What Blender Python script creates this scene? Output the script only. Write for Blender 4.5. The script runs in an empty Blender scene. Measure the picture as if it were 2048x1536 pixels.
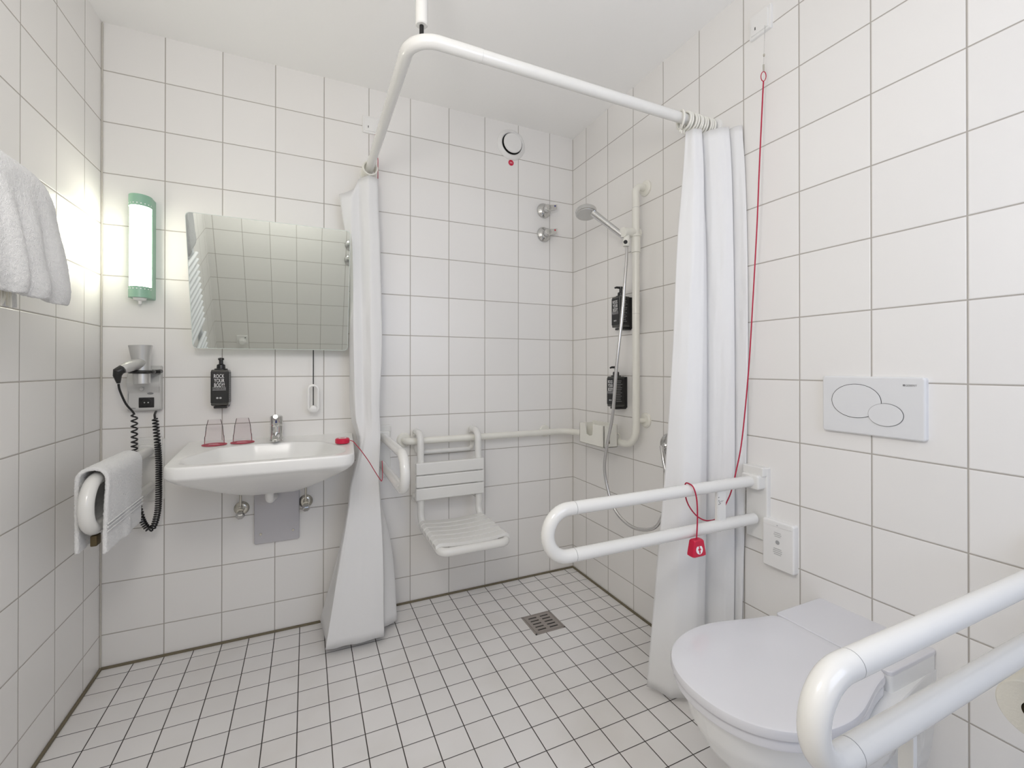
import bpy, bmesh, math, random
from mathutils import Vector, Matrix, noise
random.seed(7)
PI = math.pi
V = Vector
W, H, FRONT = 2.1586, 2.5253, -2.42      # room width, ceiling height, inner face of the front wall
C = bpy.context.scene.collection
X, Y, Z = V((1, 0, 0)), V((0, 1, 0)), V((0, 0, 1))

# ------------------------------------------------------------------ materials
def lin(c):
    return tuple(((v / 255) / 12.92 if v / 255 <= .04045 else ((v / 255 + .055) / 1.055) ** 2.4) for v in c) + (1,)
def mat(name, col, rough=.5, metal=0., **kw):
    m = bpy.data.materials.new(name); m.use_nodes = True
    b = m.node_tree.nodes['Principled BSDF']
    b.inputs['Base Color'].default_value = tuple(col) + ((1,) if len(col) == 3 else ())
    b.inputs['Roughness'].default_value = rough
    b.inputs['Metallic'].default_value = metal
    for k, v in kw.items():
        b.inputs[k.replace('_', ' ')].default_value = v
    return m
def bump(m, scale, dist, strength=1., detail=3., stretch=None):
    nt = m.node_tree; b = nt.nodes['Principled BSDF']
    n = nt.nodes.new('ShaderNodeTexNoise'); n.inputs['Scale'].default_value = scale; n.inputs['Detail'].default_value = detail
    g = nt.nodes.new('ShaderNodeNewGeometry')
    src = g.outputs['Position']
    if stretch:
        mp = nt.nodes.new('ShaderNodeMapping'); mp.inputs['Scale'].default_value = stretch
        nt.links.new(src, mp.inputs['Vector']); src = mp.outputs['Vector']
    nt.links.new(src, n.inputs['Vector'])
    bp = nt.nodes.new('ShaderNodeBump'); bp.inputs['Distance'].default_value = dist; bp.inputs['Strength'].default_value = strength
    nt.links.new(n.outputs['Fac'], bp.inputs['Height']); nt.links.new(bp.outputs['Normal'], b.inputs['Normal'])
    return m
def tile_mat(name, a1, o1, p1, a2, o2, p2, gw, tile, grout, rough, spec=.5, var=.03, tilt=.006, wave=.0012, gw2=None, blotch=None):
    """glazed tiles on a world-space grid: axis index, line offset and pitch for each direction"""
    m = bpy.data.materials.new(name); m.use_nodes = True
    nt = m.node_tree; N = nt.nodes; L = nt.links; b = N['Principled BSDF']
    g = N.new('ShaderNodeNewGeometry'); s = N.new('ShaderNodeSeparateXYZ'); L.new(g.outputs['Position'], s.inputs[0])
    def M(op, x, y=None, z=None):
        n = N.new('ShaderNodeMath'); n.operation = op
        for i, v in enumerate((x, y, z)):
            if v is None: continue
            if isinstance(v, (int, float)): n.inputs[i].default_value = v
            else: L.new(v, n.inputs[i])
        return n.outputs[0]
    def smooth(d, lo, hi):
        n = N.new('ShaderNodeMapRange'); n.interpolation_type = 'SMOOTHSTEP'
        n.inputs['From Min'].default_value = lo; n.inputs['From Max'].default_value = hi
        L.new(d, n.inputs['Value']); return n.outputs[0]
    ids, ms, hs = [], [], []
    for a, o, p, w in ((a1, o1, p1, gw), (a2, o2, p2, gw2 or gw)):
        t = M('DIVIDE', M('SUBTRACT', s.outputs[a], o), p)
        f = M('FRACT', t)
        d = M('MULTIPLY', M('MINIMUM', f, M('SUBTRACT', 1., f)), p)
        ids.append(M('FLOOR', t)); ms.append(smooth(d, w / 2 - .0004, w / 2 + .0004)); hs.append(smooth(d, w / 2 - .0006, w / 2 + .0022))
    mask = M('MINIMUM', ms[0], ms[1]); hgt = M('MINIMUM', hs[0], hs[1])
    cb = N.new('ShaderNodeCombineXYZ'); L.new(ids[0], cb.inputs[0]); L.new(ids[1], cb.inputs[1])
    wn = N.new('ShaderNodeTexWhiteNoise'); wn.noise_dimensions = '3D'; L.new(cb.outputs[0], wn.inputs['Vector'])
    gain = M('MULTIPLY_ADD', wn.outputs['Value'], var, 1 - var / 2)
    tc = N.new('ShaderNodeVectorMath'); tc.operation = 'SCALE'; tc.inputs[0].default_value = tile[:3]; L.new(gain, tc.inputs['Scale'])
    tcol = tc.outputs[0]
    if blotch:
        nb = N.new('ShaderNodeTexNoise'); nb.inputs['Scale'].default_value = blotch[0]; nb.inputs['Detail'].default_value = 4; L.new(g.outputs['Position'], nb.inputs['Vector'])
        mb = N.new('ShaderNodeMix'); mb.data_type = 'RGBA'; L.new(smooth(nb.outputs['Fac'], .45, .75), mb.inputs[0])
        L.new(tcol, mb.inputs[6]); mb.inputs[7].default_value = blotch[1]; tcol = mb.outputs[2]
    mx = N.new('ShaderNodeMix'); mx.data_type = 'RGBA'; mx.inputs[6].default_value = grout; L.new(mask, mx.inputs[0]); L.new(tcol, mx.inputs[7])
    L.new(mx.outputs[2], b.inputs['Base Color'])
    L.new(M('MULTIPLY_ADD', mask, rough - .75, .75), b.inputs['Roughness'])
    b.inputs['Specular IOR Level'].default_value = spec
    # height: pillowed tile edges plus slow waviness of the glaze
    nz = N.new('ShaderNodeTexNoise'); nz.inputs['Scale'].default_value = 9; nz.inputs['Detail'].default_value = 1; L.new(g.outputs['Position'], nz.inputs['Vector'])
    h = M('MULTIPLY_ADD', hgt, .0008, M('MULTIPLY', nz.outputs['Fac'], wave))
    bp = N.new('ShaderNodeBump'); bp.inputs['Distance'].default_value = 1.; L.new(h, bp.inputs['Height'])
    off = N.new('ShaderNodeVectorMath'); off.operation = 'MULTIPLY_ADD'; L.new(wn.outputs['Color'], off.inputs[0])
    off.inputs[1].default_value = (tilt,) * 3; off.inputs[2].default_value = (-tilt / 2,) * 3
    ad = N.new('ShaderNodeVectorMath'); ad.operation = 'ADD'; L.new(bp.outputs['Normal'], ad.inputs[0]); L.new(off.outputs[0], ad.inputs[1])
    nn = N.new('ShaderNodeVectorMath'); nn.operation = 'NORMALIZE'; L.new(ad.outputs[0], nn.inputs[0]); L.new(nn.outputs[0], b.inputs['Normal'])
    return m

TC, GC = (.80, .787, .768), lin((170, 165, 158))
M_ = {}
M_['back'] = tile_mat('white_wall_tile_back', 0, .2022, .2, 2, .1314, .2006, .0034, TC, GC, .32)
M_['left'] = tile_mat('white_wall_tile_left', 1, -.144, .2, 2, .1314, .2006, .0034, TC, GC, .32)
M_['right'] = tile_mat('white_wall_tile_right', 1, -.138, .2, 2, .1314, .2006, .0034, TC, GC, .32)
M_['front'] = tile_mat('white_wall_tile_front', 0, .05, .2, 2, .1314, .2006, .0034, TC, GC, .32)
M_['floor'] = tile_mat('white_floor_tile', 0, .0066, .0995, 1, -.0598, .0987, .0030, (.765, .75, .74), lin((44, 38, 32)), .36, var=.05, tilt=.01, wave=.0006, gw2=.0026,
                       blotch=(3.5, (.72, .70, .68, 1)))
M_['ceil'] = bump(mat('ceiling_paint', (.91, .905, .89), .9), 60, .001, .3)
M_['seal'] = bump(mat('sealant', lin((112, 104, 84)), .7), 90, .001, .4)
M_['sealw'] = mat('corner_sealant', lin((190, 186, 178)), .6)
M_['nylon'] = mat('white_nylon', (.745, .74, .715), .22, Coat_Weight=.3, Coat_Roughness=.08)
M_['cream'] = mat('cream_nylon', (.765, .755, .695), .3, Coat_Weight=.2)
M_['ceramic'] = mat('white_ceramic', (.80, .80, .785), .24)
M_['seatw'] = mat('white_seat_plastic', (.68, .68, .71), .16, Coat_Weight=.3, Coat_Roughness=.05)
M_['plastic'] = mat('white_plastic', (.80, .795, .78), .3)
M_['panelw'] = mat('flush_plate_plastic', (.72, .725, .735), .2, Coat_Weight=.3)
M_['greyp'] = mat('grey_panel', (.50, .49, .51), .4)
M_['chrome'] = mat('chrome', (.64, .64, .63), .12, 1.)
M_['dullchrome'] = mat('dull_chrome', (.58, .56, .50), .25, 1.)
M_['steel'] = bump(mat('drain_steel', (.36, .325, .30), .5, .35), 300, .0006, .5)
M_['silver'] = mat('silver_plastic', (.60, .60, .59), .30, .6)
M_['silverd'] = mat('silver_plate', (.60, .60, .59), .35, .4)
M_['black'] = mat('black_plastic', (.012, .012, .012), .3)
M_['blackg'] = mat('black_bottle', (.006, .006, .006), .4)
M_['smoke'] = mat('smoky_bottle', (.055, .055, .05), .15)
M_['print'] = mat('white_print', (.85, .85, .85), .6)
M_['printg'] = mat('grey_print', (.22, .22, .22), .6)
M_['printm'] = mat('light_grey_print', (.40, .40, .40), .6)
M_['dark'] = mat('dark_gap', (.006, .006, .006), .6)
M_['shade'] = mat('dark_brown_gap', (.08, .055, .02), .6)
M_['red'] = mat('red_plastic', lin((196, 24, 62)), .3)
M_['redc'] = mat('red_cord_nylon', lin((172, 14, 56)), .5)
M_['redcoast'] = mat('red_coaster_card', lin((190, 70, 90)), .6)
M_['pinkp'] = mat('pale_pink_print', lin((236, 190, 198)), .6)
M_['blue'] = mat('blue_dot', lin((30, 40, 120)), .4)
M_['green'] = mat('green_lamp_metal', lin((142, 182, 160)), .35)
M_['mirror'] = mat('mirror_silver', (.715, .75, .715), .015, 1.)
M_['gedge'] = mat('mirror_glass_edge', (.70, .76, .72), .1, 0, Coat_Weight=.5)
def clear_mat(name, tint, k):
    m = bpy.data.materials.new(name); m.use_nodes = True; nt = m.node_tree; N = nt.nodes
    N.remove(N['Principled BSDF'])
    a = N.new('ShaderNodeBsdfTransparent'); a.inputs[0].default_value = tint
    g = N.new('ShaderNodeBsdfGlossy'); g.inputs['Roughness'].default_value = .04; g.inputs['Color'].default_value = (.9, .9, .9, 1)
    f = N.new('ShaderNodeLayerWeight'); f.inputs['Blend'].default_value = k
    x = N.new('ShaderNodeMixShader'); nt.links.new(f.outputs['Fresnel'], x.inputs[0]); nt.links.new(a.outputs[0], x.inputs[1]); nt.links.new(g.outputs[0], x.inputs[2])
    nt.links.new(x.outputs[0], N['Material Output'].inputs['Surface']); return m
M_['glass'] = clear_mat('clear_thin_glass', (.95, .93, .935, 1), .08)
M_['clear'] = clear_mat('clear_plastic', (.93, .93, .93, 1), .3)
M_['paper'] = bump(mat('toilet_paper', (.74, .71, .62), .9), 220, .0015, .6)
M_['lampglass'] = mat('lit_lamp_diffuser', (.9, .9, .85), .4, Emission_Color=(1., .975, .82, 1), Emission_Strength=15.)
M_['spotglass'] = mat('lit_downlight', (.9, .9, .9), .4, Emission_Color=(1., .95, .88, 1), Emission_Strength=30.)
M_['enamel'] = mat('white_radiator_enamel', (.80, .82, .84), .25)
def towel_mat():
    m = bump(mat('white_terry', (.87, .87, .865), .95, Sheen_Weight=.5), 520, .004, .9, 4.)
    return m
M_['terry'] = towel_mat()
M_['fringe'] = mat('towel_fringe', (.80, .78, .70), .95)
def cloth_mat():
    m = bpy.data.materials.new('white_curtain_fabric'); m.use_nodes = True
    nt = m.node_tree; N = nt.nodes; L = nt.links
    b = N['Principled BSDF']; b.inputs['Base Color'].default_value = (.88, .88, .88, 1); b.inputs['Roughness'].default_value = .55
    t = N.new('ShaderNodeBsdfTranslucent'); t.inputs['Color'].default_value = (.88, .88, .87, 1)
    mx = N.new('ShaderNodeMixShader'); mx.inputs[0].default_value = .22
    L.new(b.outputs[0], mx.inputs[1]); L.new(t.outputs[0], mx.inputs[2])
    L.new(mx.outputs[0], N['Material Output'].inputs['Surface'])
    g = N.new('ShaderNodeNewGeometry')
    n = N.new('ShaderNodeTexNoise'); n.inputs['Scale'].default_value = 14; n.inputs['Detail'].default_value = 3; L.new(g.outputs['Position'], n.inputs['Vector'])
    bp = N.new('ShaderNodeBump'); bp.inputs['Distance'].default_value = .004; bp.inputs['Strength'].default_value = .5
    L.new(n.outputs['Fac'], bp.inputs['Height']); L.new(bp.outputs['Normal'], b.inputs['Normal'])
    return m
M_['cloth'] = cloth_mat()

# ------------------------------------------------------------------ mesh helpers
def box(bm, a, b, bev=0., seg=2):
    a, b = V(a), V(b)
    lo = V(map(min, a, b)); hi = V(map(max, a, b))
    vs = [bm.verts.new((x, y, z)) for x in (lo.x, hi.x) for y in (lo.y, hi.y) for z in (lo.z, hi.z)]
    fs = [bm.faces.new([vs[i] for i in q]) for q in ((0, 1, 3, 2), (4, 6, 7, 5), (0, 4, 5, 1), (2, 3, 7, 6), (0, 2, 6, 4), (1, 5, 7, 3))]
    if bev:
        es = list({e for f in fs for e in f.edges})
        bmesh.ops.bevel(bm, geom=es, offset=bev, segments=seg, affect='EDGES', profile=.5, clamp_overlap=True)
    return bm
def loft(bm, rings, closed=True, cap0=True, cap1=True, wrap=False):
    vr = [[bm.verts.new(p) for p in r] for r in rings]
    n = len(vr[0])
    pairs = list(zip(vr, vr[1:])) + ([(vr[-1], vr[0])] if wrap else [])
    for A, B in pairs:
        for i in range(n if closed else n - 1):
            j = (i + 1) % n
            bm.faces.new((A[i], A[j], B[j], B[i]))
    if cap0 and closed and not wrap: bm.faces.new(list(reversed(vr[0])))
    if cap1 and closed and not wrap: bm.faces.new(vr[-1])
    return vr
def fillet(pts, r, n=8):
    pts = [V(p) for p in pts]; out = [pts[0]]
    rs = r if isinstance(r, (list, tuple)) else [r] * (len(pts) - 2)
    for (a, p, b), rr in zip(zip(pts, pts[1:], pts[2:]), rs):
        u = (a - p).normalized(); w = (b - p).normalized()
        ang = u.angle(w)
        if rr <= 0 or ang > PI - .01: out.append(p); continue
        t = min(rr / math.tan(ang / 2), (a - p).length * .499, (b - p).length * .499)
        rr = t * math.tan(ang / 2)
        c = p + (u + w).normalized() * (rr / math.sin(ang / 2))
        p0, p1 = p + u * t - c, p + w * t - c
        tot = p0.angle(p1)
        for k in range(n + 1):
            s = k / n
            out.append(c + (p0 * math.sin((1 - s) * tot) + p1 * math.sin(s * tot)) / math.sin(tot))
    out.append(pts[-1]); return out
def sweep(bm, pts, r, seg=16, caps=True, closed=False):
    pts = [V(p) for p in pts]; n = len(pts); rings = []
    tan = []
    for i in range(n):
        a, b = (pts[i - 1], pts[(i + 1) % n]) if closed else (pts[max(i - 1, 0)], pts[min(i + 1, n - 1)])
        tan.append((b - a).normalized())
    nrm = tan[0].orthogonal().normalized()
    for i in range(n):
        if i:
            nrm = (tan[i - 1].rotation_difference(tan[i]) @ nrm)
            nrm = (nrm - tan[i] * nrm.dot(tan[i])).normalized()
        bi = tan[i].cross(nrm)
        rr = r[i] if isinstance(r, (list, tuple)) else r
        rings.append([pts[i] + nrm * (rr * math.cos(2 * PI * k / seg)) + bi * (rr * math.sin(2 * PI * k / seg)) for k in range(seg)])
    loft(bm, rings, True, caps, caps, wrap=closed)
    return bm
def spline(pts, n=8):
    pts = [V(p) for p in pts]; out = []
    for i in range(len(pts) - 1):
        p0, p1, p2, p3 = pts[max(i - 1, 0)], pts[i], pts[i + 1], pts[min(i + 2, len(pts) - 1)]
        for k in range(n):
            t = k / n
            out.append(.5 * ((2 * p1) + (p2 - p0) * t + (2 * p0 - 5 * p1 + 4 * p2 - p3) * t * t + (3 * p1 - p0 - 3 * p2 + p3) * t ** 3))
    out.append(pts[-1]); return out
def frame(d):
    d = V(d).normalized(); u = d.orthogonal().normalized() if abs(d.z) > .99 else Z.cross(d).normalized()
    return u, d.cross(u), d
def lathe(bm, o, d, prof, seg=32, cap0=True, cap1=True):
    u, w, d = frame(d); o = V(o)
    rings = [[o + d * h + (u * math.cos(2 * PI * k / seg) + w * math.sin(2 * PI * k / seg)) * max(r, 1e-5) for k in range(seg)] for r, h in prof]
    loft(bm, rings, True, cap0, cap1); return bm
def torus(bm, o, d, R, r, seg=28, s2=10):
    u, w, d = frame(d); o = V(o)
    sweep(bm, [o + (u * math.cos(2 * PI * k / seg) + w * math.sin(2 * PI * k / seg)) * R for k in range(seg)], r, s2, closed=True); return bm
def plate(bm, o, ex, ey, ez, pts, depth, bev=0., steps=3):
    """2-D outline extruded along ez with a rounded front edge"""
    o, ex, ey, ez = map(V, (o, ex, ey, ez))
    cx = sum(p[0] for p in pts) / len(pts); cy = sum(p[1] for p in pts) / len(pts)
    def ring(d, ins):
        out = []
        n = len(pts)
        for i in range(n):
            a, p, b = V(pts[i - 1]).to_2d(), V(pts[i]).to_2d(), V(pts[(i + 1) % n]).to_2d()
            t = (b - a).normalized(); nn = V((t.y, -t.x)).to_2d()
            if nn.dot(V((cx, cy)).to_2d() - p) < 0: nn = -nn
            q = p + nn * ins
            out.append(o + ex * q.x + ey * q.y + ez * d)
        return out
    rings = [ring(0, 0)]
    if bev:
        for k in range(steps + 1):
            a = PI / 2 * k / steps
            rings.append(ring(depth - bev + bev * math.sin(a), bev * (1 - math.cos(a))))
    else: rings.append(ring(depth, 0))
    loft(bm, rings); return bm
def rrect(w, h, r, n=6, cx=0., cy=0.):
    out = []
    for sx, sy, a0 in ((1, 1, 0), (-1, 1, 90), (-1, -1, 180), (1, -1, 270)):
        for k in range(n + 1):
            a = math.radians(a0 + 90 * k / n)
            out.append((cx + sx * (w / 2 - r) + r * math.cos(a), cy + sy * (h / 2 - r) + r * math.sin(a)))
    return out
def ellipse(rx, ry, n=48, cx=0., cy=0.):
    return [(cx + rx * math.cos(2 * PI * k / n), cy + ry * math.sin(2 * PI * k / n)) for k in range(n)]
def text(bm, s, o, ex, ey, w, h, depth=.0003):
    cu = bpy.data.curves.new('t', 'FONT'); cu.body = s; cu.extrude = .01; cu.resolution_u = 3
    ob = bpy.data.objects.new('t', cu); C.objects.link(ob)
    dg = bpy.context.evaluated_depsgraph_get(); me = ob.evaluated_get(dg).to_mesh()
    o, ex, ey = V(o), V(ex), V(ey); ez = ex.cross(ey)
    xs = [v.co.x for v in me.vertices]; ys = [v.co.y for v in me.vertices]
    x0, x1, y0, y1 = min(xs), max(xs), min(ys), max(ys)
    vs = [bm.verts.new(o + ex * ((v.co.x - x0) / (x1 - x0) * w) + ey * ((v.co.y - y0) / (y1 - y0) * h) + ez * (depth if v.co.z > 0 else 0)) for v in me.vertices]
    for p in me.polygons:
        try: bm.faces.new([vs[i] for i in p.vertices])
        except ValueError: pass
    ob.evaluated_get(dg).to_mesh_clear(); bpy.data.objects.remove(ob); bpy.data.curves.remove(cu)
    return bm
def B(): return bmesh.new()

ORG = {}
def obj(name, bm, m, parent=None, label=None, origin=(0, 0, 0), smooth=35):
    o_ = ORG[parent] if parent else V(origin)
    bmesh.ops.recalc_face_normals(bm, faces=bm.faces[:])
    bmesh.ops.translate(bm, verts=bm.verts[:], vec=-o_)
    me = bpy.data.meshes.new(name); bm.to_mesh(me); bm.free()
    for p in me.polygons: p.use_smooth = len(p.vertices) <= 4
    me.set_sharp_from_angle(angle=math.radians(smooth))
    me.materials.append(m if not isinstance(m, str) else M_[m])
    ob = bpy.data.objects.new(name, me); C.objects.link(ob)
    if m not in ('cloth', 'terry'):
        wm = ob.modifiers.new('normals', 'WEIGHTED_NORMAL'); wm.keep_sharp = True
    if parent: ob.parent = parent
    else: ob.location = o_
    ORG[ob] = o_
    if label: ob['label'] = label
    return ob
def tag(o, label, cat, group=None):
    o['label'] = label; o['category'] = cat
    if group: o['group'] = group
    return o
def thing(name, label, cat, loc, group=None):
    o = bpy.data.objects.new(name, None); C.objects.link(o); o.location = loc; o.empty_display_size = .05
    ORG[o] = V(loc); return tag(o, label, cat, group)
def struct(name, bm, m):
    o = obj(name, bm, m, smooth=20); o['kind'] = 'structure'; return o
def dup(root, loc, label=None, rot=0., group=None):
    r = root.copy(); C.objects.link(r); r.location = loc; r.rotation_euler = (0, 0, rot)
    if label: r['label'] = label
    if group: r['group'] = group
    for ch in list(root.children):
        c = ch.copy(); C.objects.link(c); c.parent = r
        for g in ch.children:
            d = g.copy(); C.objects.link(d); d.parent = c
    return r

# ------------------------------------------------------------------ the room
YB = FRONT - .1
struct('wall_back', box(B(), (-.1, 0, -.1), (W + .1, .1, H + .1)), 'back')
struct('wall_left', box(B(), (-.1, YB, -.1), (0, 0, H + .1)), 'left')
struct('wall_right', box(B(), (W, YB, -.1), (W + .1, 0, H + .1)), 'right')
bm = B()
box(bm, (0, YB, -.1), (1.15, FRONT, H)); box(bm, (2.05, YB, -.1), (W, FRONT, H)); box(bm, (1.15, YB, 2.1), (2.05, FRONT, H))
struct('wall_front', bm, 'front')
struct('floor', box(B(), (0, YB, -.1), (W, 0, 0)), 'floor')
struct('ceiling', box(B(), (0, YB, H), (W, 0, H + .1)), 'ceil')
struct('trim_1', box(B(), (0, -.008, -.01), (W, .0, .009), .002), 'seal')
struct('trim_2', box(B(), (0, FRONT, -.01), (.008, -.008, .009), .002), 'seal')
struct('trim_3', box(B(), (W - .008, FRONT, -.01), (W, -.008, .009), .002), 'seal')
struct('trim_4', box(B(), (0, -.006, .009), (.006, 0, H - .004), .002), 'sealw')
struct('trim_5', box(B(), (W - .003, -.003, .009), (W, 0, H - .004), .001), 'sealw')

# ------------------------------------------------------------------ wall lamp (lit)
t = thing('wall_lamp', 'lit tall wall lamp with green metal end caps left of the mirror', 'wall lamp', (.136, 0, 1.445))
lx, lz0, lz1 = .136, 1.447, 1.845
def half(a, d, y0, n=18):
    return [(lx + a * math.cos(PI * k / n), y0 - d * math.sin(PI * k / n)) for k in range(n + 1)]
bm = B(); box(bm, (lx - .037, -.048, lz0), (lx + .037, .001, lz1), .002); obj('back_plate', bm, 'green', t)
bm = B(); sh = half(.0335, .040, -.048)
loft(bm, [[V((x, y, z)) for x, y in sh] for z in (lz0 + .040, lz1 - .042)]); obj('diffuser', bm, 'lampglass', t, 'glowing white diffuser')
for z0, z1, nm in ((lz0, lz0 + .042, 'cap'), (lz1 - .044, lz1, 'cap')):
    bm = B(); sh = half(.037, .044, -.047)
    loft(bm, [[V((x, y, z)) for x, y in sh] for z in (z0, z1)]); cp = obj(nm, bm, 'green', t)
    bm = B(); zc = z1 - .009 if z0 == lz0 else z0 + .009
    for k in range(9):
        a = PI * (k + .8) / 9.6
        p = V((lx + .0372 * math.cos(a), -.047 - .0442 * math.sin(a), zc)); d = V((math.cos(a) * .044, -math.sin(a) * .037, 0)).normalized()
        lathe(bm, p - d * .001, d, [(.0022, 0), (.0022, .0014)], 10)
    obj('vent_hole', bm, 'print', cp, 'row of small pale vent holes')
bm = B(); lathe(bm, (lx, -.055, lz0), -Z, [(.022, 0), (.02, .008), (.006, .012), (.005, .022), (.003, .024)], 20); obj('pull_switch', bm, 'plastic', t, 'small white switch knob under the lamp')

# ------------------------------------------------------------------ tilting mirror
MA, my, mz, mx0, mx1, mh = math.radians(14.6), -.100, 1.252, .316, .899, .522
ey_m = V((0, -math.sin(MA), math.cos(MA))); ez_m = V((0, -math.cos(MA), -math.sin(MA)))
t = thing('mirror', 'frameless tilted mirror above the washbasin', 'mirror', ((mx0 + mx1) / 2, my, mz))
mo = V(((mx0 + mx1) / 2, my, mz)) + ey_m * (mh / 2)
bm = B(); plate(bm, mo - ez_m * .005, X, ey_m, ez_m, rrect(mx1 - mx0, mh, .016), .005); obj('glass_sheet', bm, 'gedge', t)
bm = B(); plate(bm, mo + ez_m * .0002, X, ey_m, ez_m, rrect(mx1 - mx0 - .004, mh - .004, .015), .0003); obj('silvered_face', bm, 'mirror', t, 'reflecting face')
bm = B(); p0 = mo - ez_m * .006
plate(bm, p0 - ez_m * .006, X, ey_m, ez_m, rrect(.40, .06, .01), .006)
sweep(bm, [(mo.x - .15, p0.y, p0.z), (mo.x - .15, .001, p0.z - .02)], .008, 12); sweep(bm, [(mo.x + .15, p0.y, p0.z), (mo.x + .15, .001, p0.z - .02)], .008, 12)
obj('bracket', bm, 'chrome', t)

cx_, cy_ = .757, -.055
t = thing('mirror_pull_cord', 'black cord with clear loop handle hanging below the mirror', 'pull cord', (cx_, cy_, .97))
sweep(bm := B(), [(cx_, cy_, 1.29), (cx_, cy_, .985)], .0022, 8); obj('cord', bm, 'black', t)
bm = B(); lp = [(cx_ + x, cy_, 1.036 + y) for x, y in rrect(.040, .118, .0199, 8)]
sweep(bm, lp, .0058, 10, closed=True); obj('handle', bm, 'plastic', t, 'white elongated loop handle')
bm = B(); lathe(bm, (cx_, cy_ - .012, .990), Y, [(.004, 0), (.014, .003), (.016, .010), (.014, .018), (.004, .021)], 20); obj('end_button', bm, 'plastic', t)
bm = B(); box(bm, (cx_ - .01, cy_ - .004, 1.285), (cx_ + .01, .001, 1.31), .002); obj('wall_bracket', bm, 'plastic', t)

# ------------------------------------------------------------------ hair dryer with holder
t = thing('hair_dryer_holder', 'silver wall holder with a black power socket left of the basin', 'hair dryer holder', (.145, 0, 1.0))
bm = B()
prof = [(0.001, 1.003), (-.030, 1.003), (-.034, 1.01), (-.034, 1.075), (-.045, 1.10), (-.048, 1.115), (-.030, 1.165), (-.024, 1.182), (.001, 1.182)]
loft(bm, [[V((x, y, z)) for y, z in prof] for x in (.092, .198)])
bmesh.ops.bevel(bm, geom=[e for e in bm.edges], offset=.003, segments=2, affect='EDGES', clamp_overlap=True)
obj('body', bm, 'silverd', t)
bm = B(); torus(bm, (.152, -.088, 1.158), Z, .0365, .0065, 28, 10)
sweep(bm, [(.180, -.066, 1.158), (.194, -.05, 1.158), (.194, -.02, 1.160)], .0085, 10); obj('ring_holder', bm, 'black', t, 'black ring that holds the dryer')
bm = B(); box(bm, (.128, -.037, 1.016), (.177, -.0335, 1.056), .0015); s_ = obj('socket', bm, 'black', t, 'black power socket')
bm = B(); lathe(bm, (.1525, -.0368, 1.036), -Y, [(.018, 0), (.018, .0012), (.0155, .0016), (.0155, .0004)], 28); obj('socket_rim', bm, 'blackg', s_)
bm = B()
for dx in (-.006, .006): lathe(bm, (.1525 + dx, -.0372, 1.036), -Y, [(.0024, 0), (.0022, .0006)], 10)
obj('pin_hole', bm, 'silverd', s_)
bm = B(); plate(bm, (.165, -.0355, 1.072), X, Z, -Y, ellipse(.010, .0038, 24), .003, .001); obj('rocker_switch', bm, 'printg', t, 'small dark switch')
bm = B(); lathe(bm, (.140, -.047, 1.090), (0, -1, .2), [(.007, 0), (.006, .002)], 16); obj('badge', bm, 'silver', t)
bm = B(); text(bm, 'ALISEO', (.096, -.0342, 1.012), X, Z, .022, .0045); obj('lettering', bm, 'black', t)
t = thing('hair_dryer', 'silver cup-shaped hair dryer standing in its wall holder', 'hair dryer', (.152, -.088, 1.11))
o = V((.152, -.088, 1.112))
bm = B(); lathe(bm, o, V((-.03, 0, 1)), [(.021, 0), (.0265, .001), (.0275, .04), (.027, .045), (.0285, .052), (.0285, .085), (.030, .100), (.0365, .142), (.0375, .148), (.036, .149), (.034, .140), (.026, .105), (.0, .103)], 36, True, False)
obj('barrel', bm, 'silver', t)
bm = B(); lathe(bm, o + V((-.0031, 0, .104)), V((-.03, 0, 1)), [(.026, 0), (.033, .034), (0, .030)], 32); obj('air_inlet', bm, 'dark', t, 'dark air inlet at the wide end')
bm = B(); sweep(bm, [(.152, -.098, 1.195), (.140, -.125, 1.186), (.120, -.152, 1.174), (.113, -.162, 1.168)], [.020, .021, .0195, .0165], 20); obj('handle', bm, 'silver', t)
bm = B(); sweep(bm, [(.113, -.162, 1.168), (.104, -.168, 1.160), (.101, -.166, 1.145), (.102, -.158, 1.118)], [.0155, .0165, .013, .006], 16); obj('end_cap', bm, 'black', t, 'black handle end with cord sleeve')
t = thing('coiled_cord', 'black coiled cord hanging from the hair dryer below its holder', 'cord', (.16, -.07, .535))
bm = B()
sweep(bm, spline([(.102, -.158, 1.114), (.103, -.148, 1.09), (.112, -.120, 1.04), (.126, -.098, 1.008), (.130, -.092, .995)], 6), .0038, 8)
sweep(bm, spline([(.182, -.03, .999), (.183, -.052, .988), (.190, -.075, .975)], 6), .0042, 8)
obj('plain_lead', bm, 'black', t)
axis = spline([(.130, -.092, .995), (.130, -.090, .90), (.130, -.088, .80), (.133, -.086, .70), (.150, -.085, .60), (.164, -.083, .560), (.176, -.081, .546), (.189, -.080, .560), (.201, -.079, .62), (.203, -.078, .72), (.202, -.077, .82), (.195, -.076, .92), (.190, -.075, .975)], 14)
L = [0.]
for a, b in zip(axis, axis[1:]): L.append(L[-1] + (b - a).length)
def at_len(s):
    for i in range(len(L) - 1):
        if L[i + 1] >= s:
            k = (s - L[i]) / max(L[i + 1] - L[i], 1e-9); return axis[i].lerp(axis[i + 1], k), (axis[i + 1] - axis[i]).normalized()
    return axis[-1], (axis[-1] - axis[-2]).normalized()
pts = []; ph = 0.; s = 0.; tot = L[-1]
ref = V((0, -1, 0))
while s < tot:
    q, d = at_len(s); u = (ref - d * ref.dot(d)).normalized(); w = d.cross(u)
    pts.append(q + (u * math.cos(ph) + w * math.sin(ph)) * .0088)
    near = min(s, tot - s)
    pitch = .0205 if s < .10 else (.0165 if s < .2 else (.0115 if s < tot * .45 else .0088))
    if tot - s < .1: pitch = .0125
    ph += 2 * PI / 10; s += pitch / 10
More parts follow.
